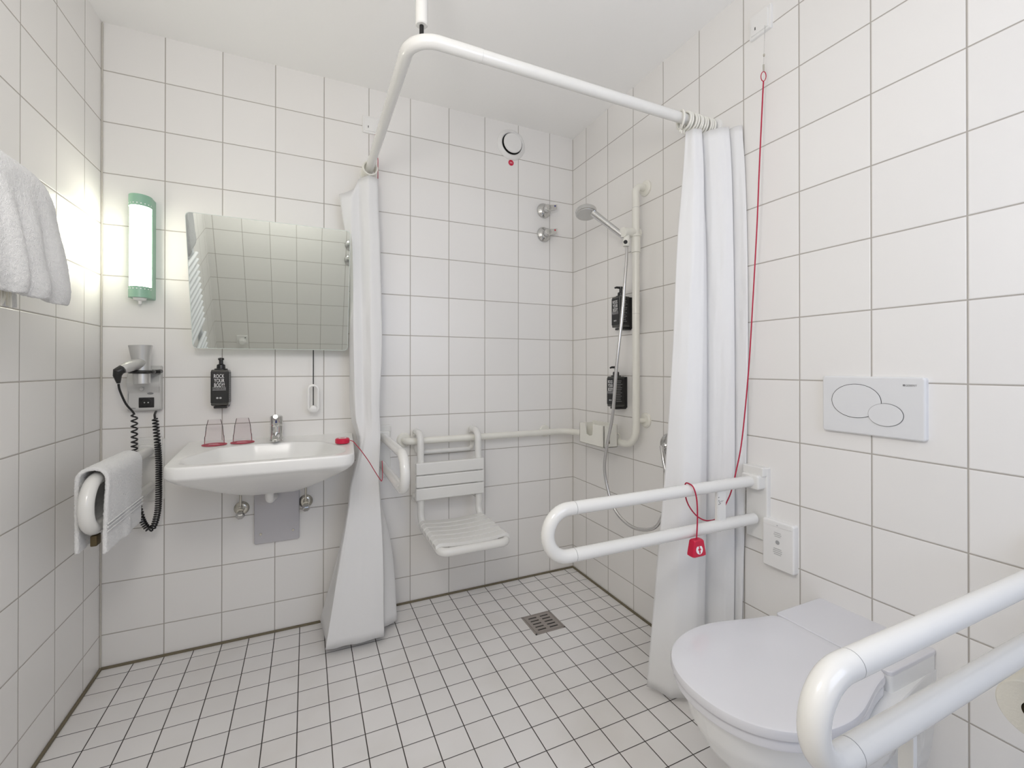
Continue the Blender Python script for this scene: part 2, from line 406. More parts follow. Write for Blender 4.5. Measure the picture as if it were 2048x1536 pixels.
bm = B(); sweep(bm, pts, .0031, 6); obj('coil', bm, 'black', t)

# ------------------------------------------------------------------ soap dispensers
def dispenser(label):
    """faces -Y, wall at y=0, bottom of bottle at z=0"""
    t = thing('soap_dispenser', label, 'soap dispenser', (0, 0, 0), None)
    bm = B(); box(bm, (-.026, -.014, -.006), (.026, .001, .146), .003); box(bm, (-.024, -.066, -.012), (.024, -.004, -.002), .003); obj('wall_bracket', bm, 'black', t)
    bm = B(); box(bm, (-.031, -.080, 0), (.031, -.018, .148), .005, 3); obj('bottle', bm, 'smoke', t)
    lb = B(); box(lb, (-.0295, -.0812, .012), (.0295, -.0795, .139), .0005); box(lb, (.0308, -.078, .012), (.0318, -.022, .139), .0004); box(lb, (-.0318, -.078, .012), (-.0308, -.022, .139), .0004)
    lab = obj('bottle_label', lb, 'blackg', t, 'black label')
    bm = B()
    for i, s in enumerate(('ROCK', 'YOUR', 'BODY!')):
        text(bm, s, (-.020 + .0006 * i, -.0813, .114 - .0185 * i), X, Z, .036, .0155)
    for z in (.075, .064): box(bm, (-.025, -.0814, z), (.022, -.0812, z + .0007))
    text(bm, 'WASH FOR BODY AND HANDS', (-.025, -.0813, .0685), X, Z, .047, .0026)
    obj('white_lettering', bm, 'print', lab)
    bm = B()
    for x in (-.008, .003): lathe(bm, (x, -.0813, .032), -Y, [(.0042, 0), (.0042, .0003)], 18)
    obj('round_mark', bm, 'printm', lab)
    bm = B()
    for r in range(13): box(bm, (.0318, -.072, .125 - .0082 * r), (.0320, -.072 + random.uniform(.025, .044), .1275 - .0082 * r))
    obj('small_print', bm, 'printg', lab)
    bm = B(); lathe(bm, (0, -.049, .148), Z, [(.024, 0), (.024, .004), (.016, .006), (.015, .020), (.011, .023), (.0075, .024), (.0075, .040), (.011, .0405), (.011, .047), (.009, .049)], 24)
    sweep(bm, [(0, -.049, .1925), (0, -.075, .1925), (0, -.084, .189)], [.006, .005, .004], 12); obj('pump', bm, 'black', t)
    return t
d0 = dispenser('black soap dispenser on the wall under the mirror above the basin')
d0.location = (.405, 0, 1.018)
dup(d0, (W, -.506, 1.368), 'black soap dispenser in the shower, upper one beside the vertical rail', -PI / 2)
dup(d0, (W, -.468, .984), 'black soap dispenser in the shower, lower one above the soap basket', -PI / 2)

# ------------------------------------------------------------------ washbasin
def angsample(poly, c, n=96):
    out = []
    for k in range(n):
        a = 2 * PI * k / n; d = (math.cos(a), math.sin(a)); best = None
        for i in range(len(poly)):
            (x1, y1), (x2, y2) = poly[i - 1], poly[i]
            x1 -= c[0]; x2 -= c[0]; y1 -= c[1]; y2 -= c[1]
            ex, ey = x2 - x1, y2 - y1; den = d[0] * ey - d[1] * ex
            if abs(den) < 1e-12: continue
            tt = (x1 * ey - y1 * ex) / den; uu = (x1 * d[1] - y1 * d[0]) / den
            if tt > 0 and -1e-9 <= uu <= 1 + 1e-9 and (best is None or tt > best): best = tt
        out.append((c[0] + d[0] * best, c[1] + d[1] * best))
    return out
def rpoly(pts, rad, n=8):
    q = [V((x, y, 0)) for x, y in pts]; m = len(q); out = []
    for i in range(m):
        f = fillet([q[i - 1], q[i], q[(i + 1) % m]], [rad[i]], n); out += [(p.x, p.y) for p in f[1:-1]]
    return out
sc = (.606, -.30)
outer = angsample(rpoly([(.283, .001), (.929, .001), (.885, -.578), (.327, -.578)], [.01, .01, .055, .055]), sc)
inner = angsample(rpoly([(.420, -.215), (.53, -.165), (.68, -.165), (.79, -.215), (.868, -.41), (.855, -.532), (.36, -.532), (.345, -.41)], [.06, .06, .06, .06, .10, .06, .06, .10], 6), sc)
def scl(r, k, z, c=sc, ky=None): return [V((c[0] + (x - c[0]) * k, c[1] + (y - c[1]) * (ky or k), z)) for x, y in r]
t = thing('washbasin', 'white ceramic wall-hung washbasin with a wide flat deck', 'washbasin', (.606, 0, .66))
bm = B(); zt = .868
def under(k, z, yshift):     # underside sections slide back toward the wall
    out = []
    for x, y in outer:
        yy = sc[1] + (y - sc[1]) * k - 0
        yy = min(0.001, yy + yshift) if y < -.02 else .001
        out.append(V((sc[0] + (x - sc[0]) * k, yy, z)))
    return out
rings = [scl(inner, .10, .742), scl(inner, .30, .746), scl(inner, .55, .758), scl(inner, .78, .788), scl(inner, .92, .826), scl(inner, .975, .852), scl(inner, 1.0, .861), scl(inner, 1.018, .865),
         scl(outer, .985, zt - .002, ky=.985), scl(outer, .995, zt - .003, ky=.995), scl(outer, 1., zt - .010), [V((x, y, zt - .036)) for x, y in outer], under(.985, .822, .004), under(.93, .803, .02), under(.82, .775, .05), under(.66, .738, .09), under(.48, .70, .13), under(.33, .672, .165), under(.22, .662, .18)]
for r_ in rings:
    for v in r_: v.y = min(v.y, .001)
loft(bm, rings); obj('basin', bm, 'ceramic', t, smooth=60)
bm = B(); lathe(bm, (.606, -.30, .7425), Z, [(.024, 0), (.024, .003), (.016, .004)], 24); obj('waste', bm, 'chrome', t)
bm = B(); sweep(bm, fillet([(.590, -.13, .672), (.590, -.13, .622), (.600, -.0275, .612)], .03), .017, 18); obj('trap_pipe', bm, 'plastic', t)

t = thing('basin_tap', 'short chrome single-lever tap on the basin deck', 'tap', (.613, -.095, .866))
bm = B(); lathe(bm, (.613, -.095, .8655), Z, [(.027, 0), (.026, .003), (.0245, .006), (.0245, .060), (.023, .062)], 28)
obj('body', bm, 'chrome', t)
bm = B(); sweep(bm, [(.613, -.10, .885), (.613, -.15, .888), (.613, -.195, .884)], [.017, .015, .013], 18); lathe(bm, (.613, -.188, .881), -Z, [(.011, 0), (.011, .008)], 18); obj('spout', bm, 'chrome', t)
bm = B(); lathe(bm, (.613, -.095, .930), V((0, -.12, 1)), [(.0235, 0), (.0245, .004), (.0245, .034), (.021, .040), (.008, .042)], 28)
sweep(bm, [(.613, -.115, .958), (.613, -.165, .972)], [.011, .008], 14); obj('lever', bm, 'chrome', t)
bm = B(); lathe(bm, (.613, -.122, .945), V((0, -1, .1)), [(.004, 0), (.004, .0015)], 14); obj('blue_mark', bm, 'blue', t)

t = thing('trap_cover', 'grey rectangular trap cover plate on the wall under the basin', 'cover plate', (.612, 0, .40))
bm = B(); plate(bm, (.612, .001, .529), X, Z, -Y, rrect(.178, .250, .008), .018, .004); obj('panel', bm, 'greyp', t)
for x in (.548, .676):
    bm = B(); lathe(bm, (x, -.0168, .447), -Y, [(.006, 0), (.005, .0015)], 16); obj('screw', bm, 'dullchrome', t)

def angle_valve(label):
    t = thing('angle_valve', label, 'angle valve', (0, 0, 0))
    bm = B(); lathe(bm, (0, .001, 0), -Y, [(.030, 0), (.029, .004), (.022, .010), (.012, .013)], 28); obj('rosette', bm, 'dullchrome', t)
    bm = B(); lathe(bm, (0, 0, 0), -Y, [(.010, 0), (.010, .045), (.012, .046), (.012, .052)], 18); obj('body', bm, 'dullchrome', t)
    bm = B(); lathe(bm, (0, -.05, -.006), V((.1, -.8, -.6)), [(.009, 0), (.016, .006), (.017, .020), (.013, .024)], 6); obj('handle', bm, 'chrome', t)
    bm = B(); sweep(bm, [(0, -.038, .004), (0, -.038, .112)], .005, 12); lathe(bm, (0, -.038, .006), Z, [(.009, 0), (.009, .014)], 6); obj('riser_pipe', bm, 'dullchrome', t)
    return t
a0 = angle_valve('round angle valve with pipe on the wall left of the trap cover'); a0.location = (.475, 0, .566)
dup(a0, (.727, 0, .566), 'round angle valve with pipe on the wall right of the trap cover')

# tumblers standing upside down on coasters
def tumbler(label):
    t = thing('glass_tumbler', label, 'glass', (0, 0, 0))
    bm = B(); lathe(bm, (0, 0, 0), Z, [(.0345, .0), (.0335, .030), (.0325, .033), (.0315, .036), (.0285, .070), (.0275, .074), (.0225, .096), (.0215, .098), (.0, .0985)], 40, False, False)
    obj('glass', bm, 'glass', t); return t
def coaster(label):
    t = thing('coaster', label, 'coaster', (0, 0, 0))
    bm = B(); lathe(bm, (0, 0, 0), Z, [(.043, 0), (.043, .0015)], 40); obj('card', bm, 'redcoast', t)
    bm = B()
    for k in range(3): box(bm, (-.020, -.014 + .011 * k, .0015), (.020 - .005 * k, -.010 + .011 * k, .0017))
    obj('printed_mark', bm, 'pinkp', t); return t
c0 = coaster('red round coaster under the left-hand glass, nearest the wall lamp'); c0.location = (.395, -.13, .8668)
dup(c0, (.490, -.112, .8668), 'red round coaster under the glass nearer the tap')
g0 = tumbler('upturned clear tumbler on the deck, farther from the tap'); g0.location = (.395, -.13, .8687)
dup(g0, (.490, -.112, .8687), 'upturned clear tumbler on the deck, nearer the tap')

# red emergency pull lying on the basin
t = thing('emergency_pull', 'red emergency pull knob lying on the right rim of the basin', 'emergency cord', (.863, -.31, .868))
bm = B(); lathe(bm, (.862, -.315, .8690), Z, [(.026, 0), (.028, .003), (.028, .016), (.024, .020)], 28); t_left = t; kn = obj('knob', bm, 'red', t)
bm = B(); lathe(bm, (.862, -.315, .8888), Z, [(.015, 0), (.015, .0005)], 28); obj('white_symbol', bm, 'print', kn)
bm = B(); lathe(bm, (.862, -.315, .8892), Z, [(.009, 0), (.009, .0004)], 20); obj('red_figure', bm, 'red', kn)
bm = B(); sweep(bm, spline([(.890, -.322, .879), (.902, -.326, .874), (.915, -.328, .858), (.932, -.33, .836), (.965, -.32, .785), (.990, -.31, .74), (1.012, -.30, .703), (1.020, -.297, .695), (1.024, -.29, .72), (1.028, -.25, .77)], 8), .0016, 8); obj('cord', bm, 'redc', t)
def cord_box(label):
    t = thing('pull_cord_switch', label, 'pull cord switch', (0, 0, 0))
    bm = B(); plate(bm, (0, .001, 0), X, Z, -Y, rrect(.082, .082, .006), .012, .003); obj('frame', bm, 'plastic', t)
    bm = B(); plate(bm, (0, -.010, 0), X, Z, -Y, rrect(.064, .064, .004), .005, .002); obj('cover', bm, 'plastic', t)
    bm = B(); box(bm, (-.016, -.0158, -.018), (-.013, -.0148, -.008)); obj('indicator', bm, 'dark', t, 'small dark slot')
    return t
b0 = cord_box('white square pull-cord switch high on the back wall behind the curtain rod'); b0.location = (1.012, 0, 2.345)
bm = B(); sweep(bm, [(1.028, -.018, 2.300), (1.042, -.018, 2.18), (1.042, -.016, 2.09), (1.014, -.010, 1.9), (1.012, -.008, 1.2), (1.010, -.010, .98)], .0016, 8)
obj('upper_cord', bm, 'redc', t_left, 'thin red cord running up behind the left curtain')

# ------------------------------------------------------------------ fold-down support rails
RR = .0185
def rail(label, P, d, zt, zb, length, plate_w=.082, brace=None, group=None):
    """P: wall point (x,y), d: horizontal direction into the room"""
    P = V((P[0], P[1], 0)); d = V(d); s = Z.cross(d); zm = (zt + zb) / 2; rb = (zt - zb) / 2
    t = thing('grab_rail', label, 'grab rail', (P.x, P.y, zb), group)
    def at(a, z, b=0.): return P + d * a + s * b + Z * z
    bm = B(); o = at(-.001, zm - .01)
    plate(bm, o, s, Z, d, rrect(plate_w, .25, .006), .018, .005); obj('wall_plate', bm, 'nylon', t)
    bm = B(); plate(bm, at(.016, zt + .035), s, Z, d, rrect(plate_w - .004, .032, .005), .020, .004)
    plate(bm, at(.016, zt), s, Z, d, rrect(plate_w - .014, .050, .010), .036, .006); obj('hinge_block', bm, 'nylon', t)
    e = length - RR - rb - .004
    bm = B(); sweep(bm, [at(.045, zt), at(e - .02, zt)], RR, 24); obj('upper_tube', bm, 'nylon', t)
    bm = B(); sweep(bm, [at(.030, zb), at(e - .02, zb)], RR, 24); obj('lower_tube', bm, 'nylon', t)
    arc = [at(e - .0192, zt)] + [at(e + rb * math.sin(a), zm + rb * math.cos(a)) for a in [PI * k / 20 for k in range(21)]] + [at(e - .0192, zb)]
    bm = B(); sweep(bm, arc, RR, 24); obj('end_bend', bm, 'nylon', t)
    for z in (zt, zb):
        bm = B(); lathe(bm, at(e - .0205, z), d, [(RR + .0001, 0), (RR + .0001, .0009)], 24); obj('joint_seam', bm, 'printm', t)
    if brace:
        bm = B(); w0, w1 = .040, .022
        a0 = brace
        pts = [(a0 - w0 / 2, zt - .010), (a0 + w0 / 2, zt - .010), (a0 + w0 / 2, zb + .012), (a0 + w0 * .1, zb - RR - .004), (a0 - w0 / 2, zb + .012)]
        rings = [[at(a, z, b) for a, z in pts] for b in (-.006, .006)]
        loft(bm, rings); bmesh.ops.bevel(bm, geom=bm.edges[:], offset=.002, segments=2, affect='EDGES', clamp_overlap=True)
        br = obj('brace', bm, 'nylon', t)
        return t, br, at
    return t, None, at
t, br, at = rail('folding white support rail left of the basin with a towel over it', (.163, 0), (0, -1, 0), .845, .700, .625)
bm = B(); box(bm, (.155, -.552, .650), (.171, -.520, .6815), .003); obj('block', bm, 'shade', t, 'small brown latch under the rail')  # plain dark brown box below the lower tube
rail('folding white support rail between the left curtain and shower seat', (1.062, 0), (0, -1, 0), .845, .708, .60)
t, br, at = rail('folding white support rail beyond the toilet, by the right curtain', (W, -1.198), (-1, 0, 0), .786, .656, .862, brace=.19)
bm = B()
for a, z, w in ((.196, .737, .014), (.196, .7345, .010)): box(bm, at(a, z, .0061), at(a - w, z + .0008, .0064))
for a, z in ((.207, .749), (.206, .738), (.203, .733), (.200, .728), (.206, .726)): box(bm, at(a, z, .0061), at(a - .005, z + .0025, .0065))
obj('warning_print', bm, 'printg', br)
t, br, at = rail('folding white support rail nearest the camera, with the toilet paper', (W, -1.900), (-1, 0, 0), .780, .662, .872, brace=.19)
bm = B(); text(bm, '<W', at(.207, .742, .0061), (1, 0, 0), Z, .026, .012); text(bm, '1a', at(.208, .722, .0061), (1, 0, 0), Z, .008, .004); obj('warning_print', bm, 'dark', br)
bm = B(); box(bm, at(.618, .648, -.014), at(.629, .40, .006), .002); obj('hanging_strap', bm, 'nylon', t)
bm = B(); sweep(bm, fillet([at(.085, .650, 0), at(.085, .535, .0), at(.125, .535, .0)], .02), .006, 12); obj('roll_spindle', bm, 'nylon', t)
# toilet paper on that spindle
t = thing('toilet_roll', 'toilet paper roll hanging under the near support rail', 'toilet paper', (2.0, -1.902, .482))
bm = B(); lathe(bm, (1.954, -1.902, .535), X, [(.0165, 0), (.050, .0), (.0525, .003), (.0525, .097), (.050, .1), (.0165, .1)], 48, False, False)
obj('paper', bm, 'paper', t)
bm = B(); lathe(bm, (1.955, -1.902, .535), X, [(.0170, 0), (.0170, .098), (.0155, .098), (.0155, 0)], 32, False, False); obj('core', bm, 'shade', t)

# towel on the left support rail
def towel_over(bm, ridge, axis, out, n_w, w, front, back, r, th=.008, wav=.003, seed=0, slant=0., slantb=0.):
    """sheet over a bar: ridge = bar centre start, axis = along the bar, out = front side"""
    ridge, axis, out = V(ridge), V(axis), V(out)
    prof = []
    n1 = 22
    for k in range(n1): prof.append((r, -front * (1 - k / n1)))
    for k in range(13): a = PI * k / 12; prof.append((r * math.cos(a), r * math.sin(a)))
    for k in range(1, n1 + 1): prof.append((-r, -back * k / n1))
    cols = []
    for i in range(n_w + 1):
        s = i / n_w; col = []
        for j, (o_, z_) in enumerate(prof):
            dep = max(0, -z_)
            f = noise.noise(V((s * 3 + seed, dep * 4, o_ * 20 + seed))) * wav * (1 + dep * 6)
            ss = s * w + (slant if o_ > 0 else slantb) * dep
            col.append(ridge + axis * ss + out * (o_ + (f if o_ > 0 else -abs(f) * .6) + (abs(f) if o_ > 0 else 0)) + Z * z_)
        cols.append(col)
    loft(bm, cols, closed=False)
t = thing('hanging_hand_towel', 'white terry hand towel draped over the support rail left of the basin', 'towel', (.163, -.42, .60))
bm = B(); towel_over(bm, (.163, -.262, .847), -Y, X, 30, .305, .215, .210, .0275, seed=3.1, slant=.06, slantb=.0, wav=.005)
PILE = bpy.data.textures.new('terry_pile', 'CLOUDS'); PILE.noise_scale = .0042; PILE.noise_depth = 2
def pile(o, th, k):
    sm = o.modifiers.new('thick', 'SOLIDIFY'); sm.thickness = th; sm.offset = 1.
    sb = o.modifiers.new('sub', 'SUBSURF'); sb.render_levels = 2; sb.levels = 2
    d = o.modifiers.new('pile', 'DISPLACE'); d.texture = PILE; d.strength = k; d.mid_level = .5; d.texture_coords = 'LOCAL'
tw = obj('terry_sheet', bm, 'terry', t); pile(tw, .011, .0045)
bm = B()
for z in (-.128, -.138, -.150): sweep(bm, [V((.163 + .0405, -.262 - .305 * k / 12 + .06 * z, .847 + z)) for k in range(13)], .0022, 8)
obj('woven_band', bm, 'terry', t)

# big towel on the left wall
t = thing('towel_rail', 'white tubular towel rail on the left wall under the big towel', 'towel rail', (0, -.75, 1.60))
bm = B(); sweep(bm, [(.088, -.76, 1.600), (.088, -1.50, 1.600)], .012, 16); obj('bar', bm, 'enamel', t)
for y in (-1.27, -1.46):
    bm = B(); sweep(bm, [(.088, y, 1.60), (-.001, y, 1.60)], .009, 12); lathe(bm, (-.001, y, 1.6), X, [(.022, 0), (.021, .006), (.012, .008)], 20); obj('standoff', bm, 'enamel', t)
t = thing('hanging_bath_towel', 'thick white bath towel folded over the rail at the left edge', 'towel', (.09, -.85, 1.35))
bm = B(); n_w = 46
prof = []
for k in range(26): prof.append((.034, -.262 * (1 - k / 26)))
for k in range(11): a = PI * k / 10; prof.append((.034 * math.cos(a) - .0 * k, .034 * math.sin(a)))
for k in range(1, 27): prof.append((-.032, -.275 * k / 26))
cols = []
for i in range(n_w + 1):
    s = i / n_w; col = []
    y = -.735 - .50 * s
    for (o_, z_) in prof:
        dep = max(0, -z_); up = max(0., z_)
        edge = max(0., 1 - s * 7)
        f = 0.
        for c_, wd, am in ((.30, .05, .010), (.46, .035, .014), (.68, .05, .012), (.13, .05, .008)):
            ss = s - c_ + dep * .32
            f += am * math.exp(-(ss / wd) ** 2) * min(1, dep * 9)
        f += noise.noise(V((s * 9, z_ * 9, 3.))) * .004
        roll = -.010 * math.exp(-((dep - .262) / .02) ** 2)
        zz = z_ - (edge ** 2) * .045 * (1 if z_ > -.02 else max(0, 1 - dep * 8))
        yy = y + dep * .25 * (1 - s) ** 2
        col.append(V((.098 + o_ + ((f + roll) if o_ > 0 else -.2 * f) + dep * (.03 if o_ > 0 else -.05), yy, 1.602 + zz)))
    cols.append(col)
loft(bm, cols, closed=False)
tw = obj('terry_sheet', bm, 'terry', t); pile(tw, .018, .0045)
bm = B()
for k in range(52):
    y = -.835 - k * .0070 + random.uniform(-.002, .002); x = .105 + random.uniform(-.006, .006)
    sweep(bm, [(x, y, 1.365), (x + .002, y + random.uniform(-.003, .003), 1.335), (x + random.uniform(-.003, .003), y + random.uniform(-.004, .004), 1.316 + random.uniform(-.006, .006))], .0026, 5)
obj('fringe', bm, 'fringe', t, 'cream fringe hanging below the towel')
# towel radiator seen only in the mirror
t = thing('towel_radiator', 'white ladder towel radiator on the left wall, seen in the mirror', 'radiator', (0, -1.35, .25))
for y in (-1.57, -1.13):
    bm = B(); sweep(bm, [(.055, y, .26), (.055, y, 1.24)], .016, 14); obj('upright', bm, 'enamel', t)
    for z in (.35, 1.15):
        bm = B(); sweep(bm, [(.055, y, z), (-.001, y, z)], .010, 10); obj('standoff', bm, 'enamel', t)
for z in [.28 + .042 * k for k in range(9)] + [.72 + .042 * k for k in range(12)]:
    bm = B(); sweep(bm, [(.080, -1.59, z), (.080, -1.11, z)], .011, 12); obj('rung', bm, 'enamel', t)

# ------------------------------------------------------------------ curtain rod, rings, curtains
RX, RY, RZ, R_ = .994, -1.012, 2.098, .0185
t = thing('curtain_rod', 'white L-shaped shower curtain rod hung from the ceiling', 'curtain rod', (RX, RY, RZ))
bm = B(); sweep(bm, [(RX, -.004, RZ), (RX, RY + .16, RZ)], R_, 24); obj('short_arm', bm, 'nylon', t)
bm = B(); sweep(bm, fillet([(RX, RY + .1605, RZ), (RX, RY, RZ), (RX + .205, RY, RZ)], .12, 16), R_ + .0006, 24); obj('corner_bend', bm, 'nylon', t)
bm = B(); sweep(bm, [(RX + .2055, RY, RZ), (W - .004, RY, RZ)], R_, 24); obj('long_arm', bm, 'nylon', t)
for o_, d in (((RX, .001, RZ), -Y), ((W + .001, RY, RZ), -X)):
    bm = B(); lathe(bm, o_, d, [(.034, 0), (.034, .006), (.026, .012), (.020, .013)], 28); obj('wall_flange', bm, 'nylon', t)
hx, hy = RX + .035, RY + .035
bm = B(); lathe(bm, (hx, hy, H + .001), -Z, [(.03, 0), (.03, .008), (.0175, .010), (.0175, .365), (.015, .368), (.006, .368)], 24); obj('ceiling_hanger', bm, 'nylon', t)
bm = B(); sweep(bm, [(hx, hy, H - .365), (hx, hy, RZ + .012)], .0062, 12); obj('hanger_pin', bm, 'dark', t, 'dark pin between hanger and rod')
def ring(label, group):
    t = thing('curtain_ring', label, 'curtain ring', (0, 0, 0), group)
    bm = B(); torus(bm, (0, 0, -.0075), X, .0305, .0042, 32, 10); obj('hoop', bm, 'cream', t)
    bm = B(); sweep(bm, spline([(0, .003, -.040), (0, .006, -.050), (0, -.004, -.058), (0, -.007, -.050)], 5), .0026, 8); obj('hook', bm, 'cream', t)
    return t
rg = ring('white plastic ring on the long arm carrying the right curtain', 'rings of the right curtain')
rg.location = (1.985, RY, RZ); rg.rotation_euler = (0, 0, -.35)
for k in range(11):
    dup(rg, (2.006 + .0125 * k, RY, RZ), None, random.uniform(-.12, .08))
r2 = dup(rg, (RX, -.050, RZ), 'white plastic ring on the short arm carrying the left curtain', PI / 2, 'rings of the left curtain')
for k in range(4): dup(r2, (RX, -.066 - .017 * k, RZ), None, PI / 2 + random.uniform(-.12, .12))

def curtain(name, label, origin, levels, per=10, zsteps=60, wr=.004, seed=0, drop=None):
    """levels: (z, [(x, y), ...]) horizontal fold lines, interpolated in height"""
    levels = sorted(levels, key=lambda l: l[0]); rows = []
    zs = [l[0] for l in levels]
    for i in range(zsteps + 1):
        z = zs[0] + (zs[-1] - zs[0]) * i / zsteps
        k = max(j for j in range(len(zs) - 1) if zs[j] <= z + 1e-9); f = (z - zs[k]) / (zs[k + 1] - zs[k])
        # monotone smooth blend of the control points of four neighbouring levels
        l0, l1, l2, l3 = (levels[max(k - 1, 0)], levels[k], levels[k + 1], levels[min(k + 2, len(zs) - 1)])
        pts = []
        for a, b, c, d in zip(l0[1], l1[1], l2[1], l3[1]):
            a, b, c, d = map(V, ((*a, 0), (*b, 0), (*c, 0), (*d, 0)))
            h = zs[k + 1] - zs[k]
            m1 = (c - a) * (h / max(l2[0] - l0[0], 1e-6)); m2 = (d - b) * (h / max(l3[0] - l1[0], 1e-6))
            p = b * (2 * f ** 3 - 3 * f * f + 1) + m1 * (f ** 3 - 2 * f * f + f) + c * (-2 * f ** 3 + 3 * f * f) + m2 * (f ** 3 - f * f)
            pts.append(p)
        # rounded folds along the cloth
        path = []
        n = len(pts)
        for j in range(n - 1):
            for q in range(per):
                u = q / per
                lin_ = pts[j].lerp(pts[j + 1], u)
                p0, p1, p2, p3 = pts[max(j - 1, 0)], pts[j], pts[j + 1], pts[min(j + 2, n - 1)]
                cr = .5 * ((2 * p1) + (p2 - p0) * u + (2 * p0 - 5 * p1 + 4 * p2 - p3) * u * u + (3 * p1 - p0 - 3 * p2 + p3) * u ** 3)
                path.append(lin_ * .62 + cr * .38)
        path.append(pts[-1])
        row = []
        for j, p in enumerate(path):
            w_ = noise.noise(V((j * .13 + seed, z * 3.1, seed))) * wr + noise.noise(V((j * .35 + seed, z * 9, seed + 5))) * wr * .4
            zz = z
            if drop:
                q = j / per; a = int(min(q, n - 2)); dr = drop[a] + (drop[a + 1] - drop[a]) * (q - a)
                zz = zs[0] + (z - zs[0]) * (1 - dr / (zs[-1] - zs[0]))
            row.append(V((p.x + w_, p.y + w_ * .7, zz + .002 * math.sin(j * .5) * (1 if i == 0 else 0))))
        rows.append(row)
    bm = B(); loft(bm, rows, closed=False)
    o = obj(name, bm, 'cloth', origin=origin, smooth=50)
    s_ = o.modifiers.new('thick', 'SOLIDIFY'); s_.thickness = .0012; s_.offset = 0
    return tag(o, label, 'shower curtain')
Lc = [
    (2.050, [(.985, -.045), (.960, -.050), (.868, -.062), (.866, -.092), (.918, -.106), (.940, -.120), (.985, -.126), (1.018, -.122), (1.030, -.110), (1.034, -.085), (1.020, -.060), (1.036, -.046)]),
    (1.900, [(.985, -.042), (.950, -.048), (.886, -.060), (.884, -.092), (.912, -.112), (.940, -.124), (.985, -.132), (1.024, -.128), (1.034, -.110), (1.034, -.080), (1.022, -.058), (1.038, -.045)]),
    (1.760, [(.985, -.042), (.952, -.046), (.912, -.060), (.908, -.090), (.916, -.122), (.945, -.134), (.990, -.142), (1.030, -.140), (1.040, -.115), (1.038, -.080), (1.026, -.058), (1.040, -.045)]),
    (1.250, [(.985, -.042), (.950, -.046), (.910, -.070), (.905, -.120), (.920, -.155), (.950, -.164), (.990, -.170), (1.036, -.168), (1.044, -.130), (1.040, -.085), (1.028, -.058), (1.040, -.045)]),
    (1.000, [(.985, -.060), (.955, -.060), (.922, -.070), (.910, -.130), (.926, -.172), (.955, -.182), (.990, -.190), (1.026, -.185), (1.028, -.140), (1.014, -.095), (1.008, -.072), (1.012, -.062)]),
    (.870, [(.985, -.060), (.965, -.060), (.950, -.066), (.942, -.140), (.946, -.180), (.965, -.192), (.992, -.200), (1.026, -.195), (1.028, -.150), (1.014, -.100), (1.008, -.074), (1.012, -.062)]),
    (.680, [(.970, -.060), (.935, -.060), (.925, -.070), (.905, -.170), (.902, -.213), (.930, -.220), (.970, -.225), (1.018, -.220), (1.026, -.180), (1.016, -.120), (1.012, -.076), (1.016, -.062)]),
    (.600, [(.962, -.058), (.920, -.058), (.915, -.070), (.898, -.175), (.895, -.220), (.925, -.226), (.968, -.230), (1.022, -.226), (1.030, -.188), (1.030, -.128), (1.028, -.076), (1.030, -.060)]),
    (.350, [(.930, -.040), (.870, -.042), (.868, -.066), (.855, -.200), (.852, -.250), (.890, -.256), (.950, -.258), (1.030, -.256), (1.044, -.205), (1.084, -.155), (1.086, -.085), (1.095, -.044)]),
    (.030, [(.880, -.036), (.790, -.040), (.790, -.080), (.806, -.240), (.802, -.286), (.850, -.290), (.930, -.292), (1.030, -.288), (1.040, -.220), (1.104, -.188), (1.108, -.100), (1.112, -.042)]),
]
Lc = [(z, [(x + (.006 if k == 5 and z > .9 else 0), y + ((.018 if k == 5 else -.005 if k in (4, 6) else 0) if z > .9 else 0)) for k, (x, y) in enumerate(p)]) for z, p in Lc]
curtain('shower_curtain', 'white shower curtain gathered beside the mirror and basin', (.99, -.12, .03), Lc, seed=1.3, wr=.0035, drop=[0, .02, .085, .090, .078, .014, 0, .002, 0, 0, 0, 0])
def rc(x0, x1, n, yc, amp, tw=0.):
    pts = []
    for k in range(n):
        u = k / (n - 1)
        pts.append((x0 + (x1 - x0) * u + tw * ((k % 2) - .5), yc + amp * (1 if k % 2 else -1) * (.75 + .5 * ((k * 7) % 5) / 4)))
    return pts
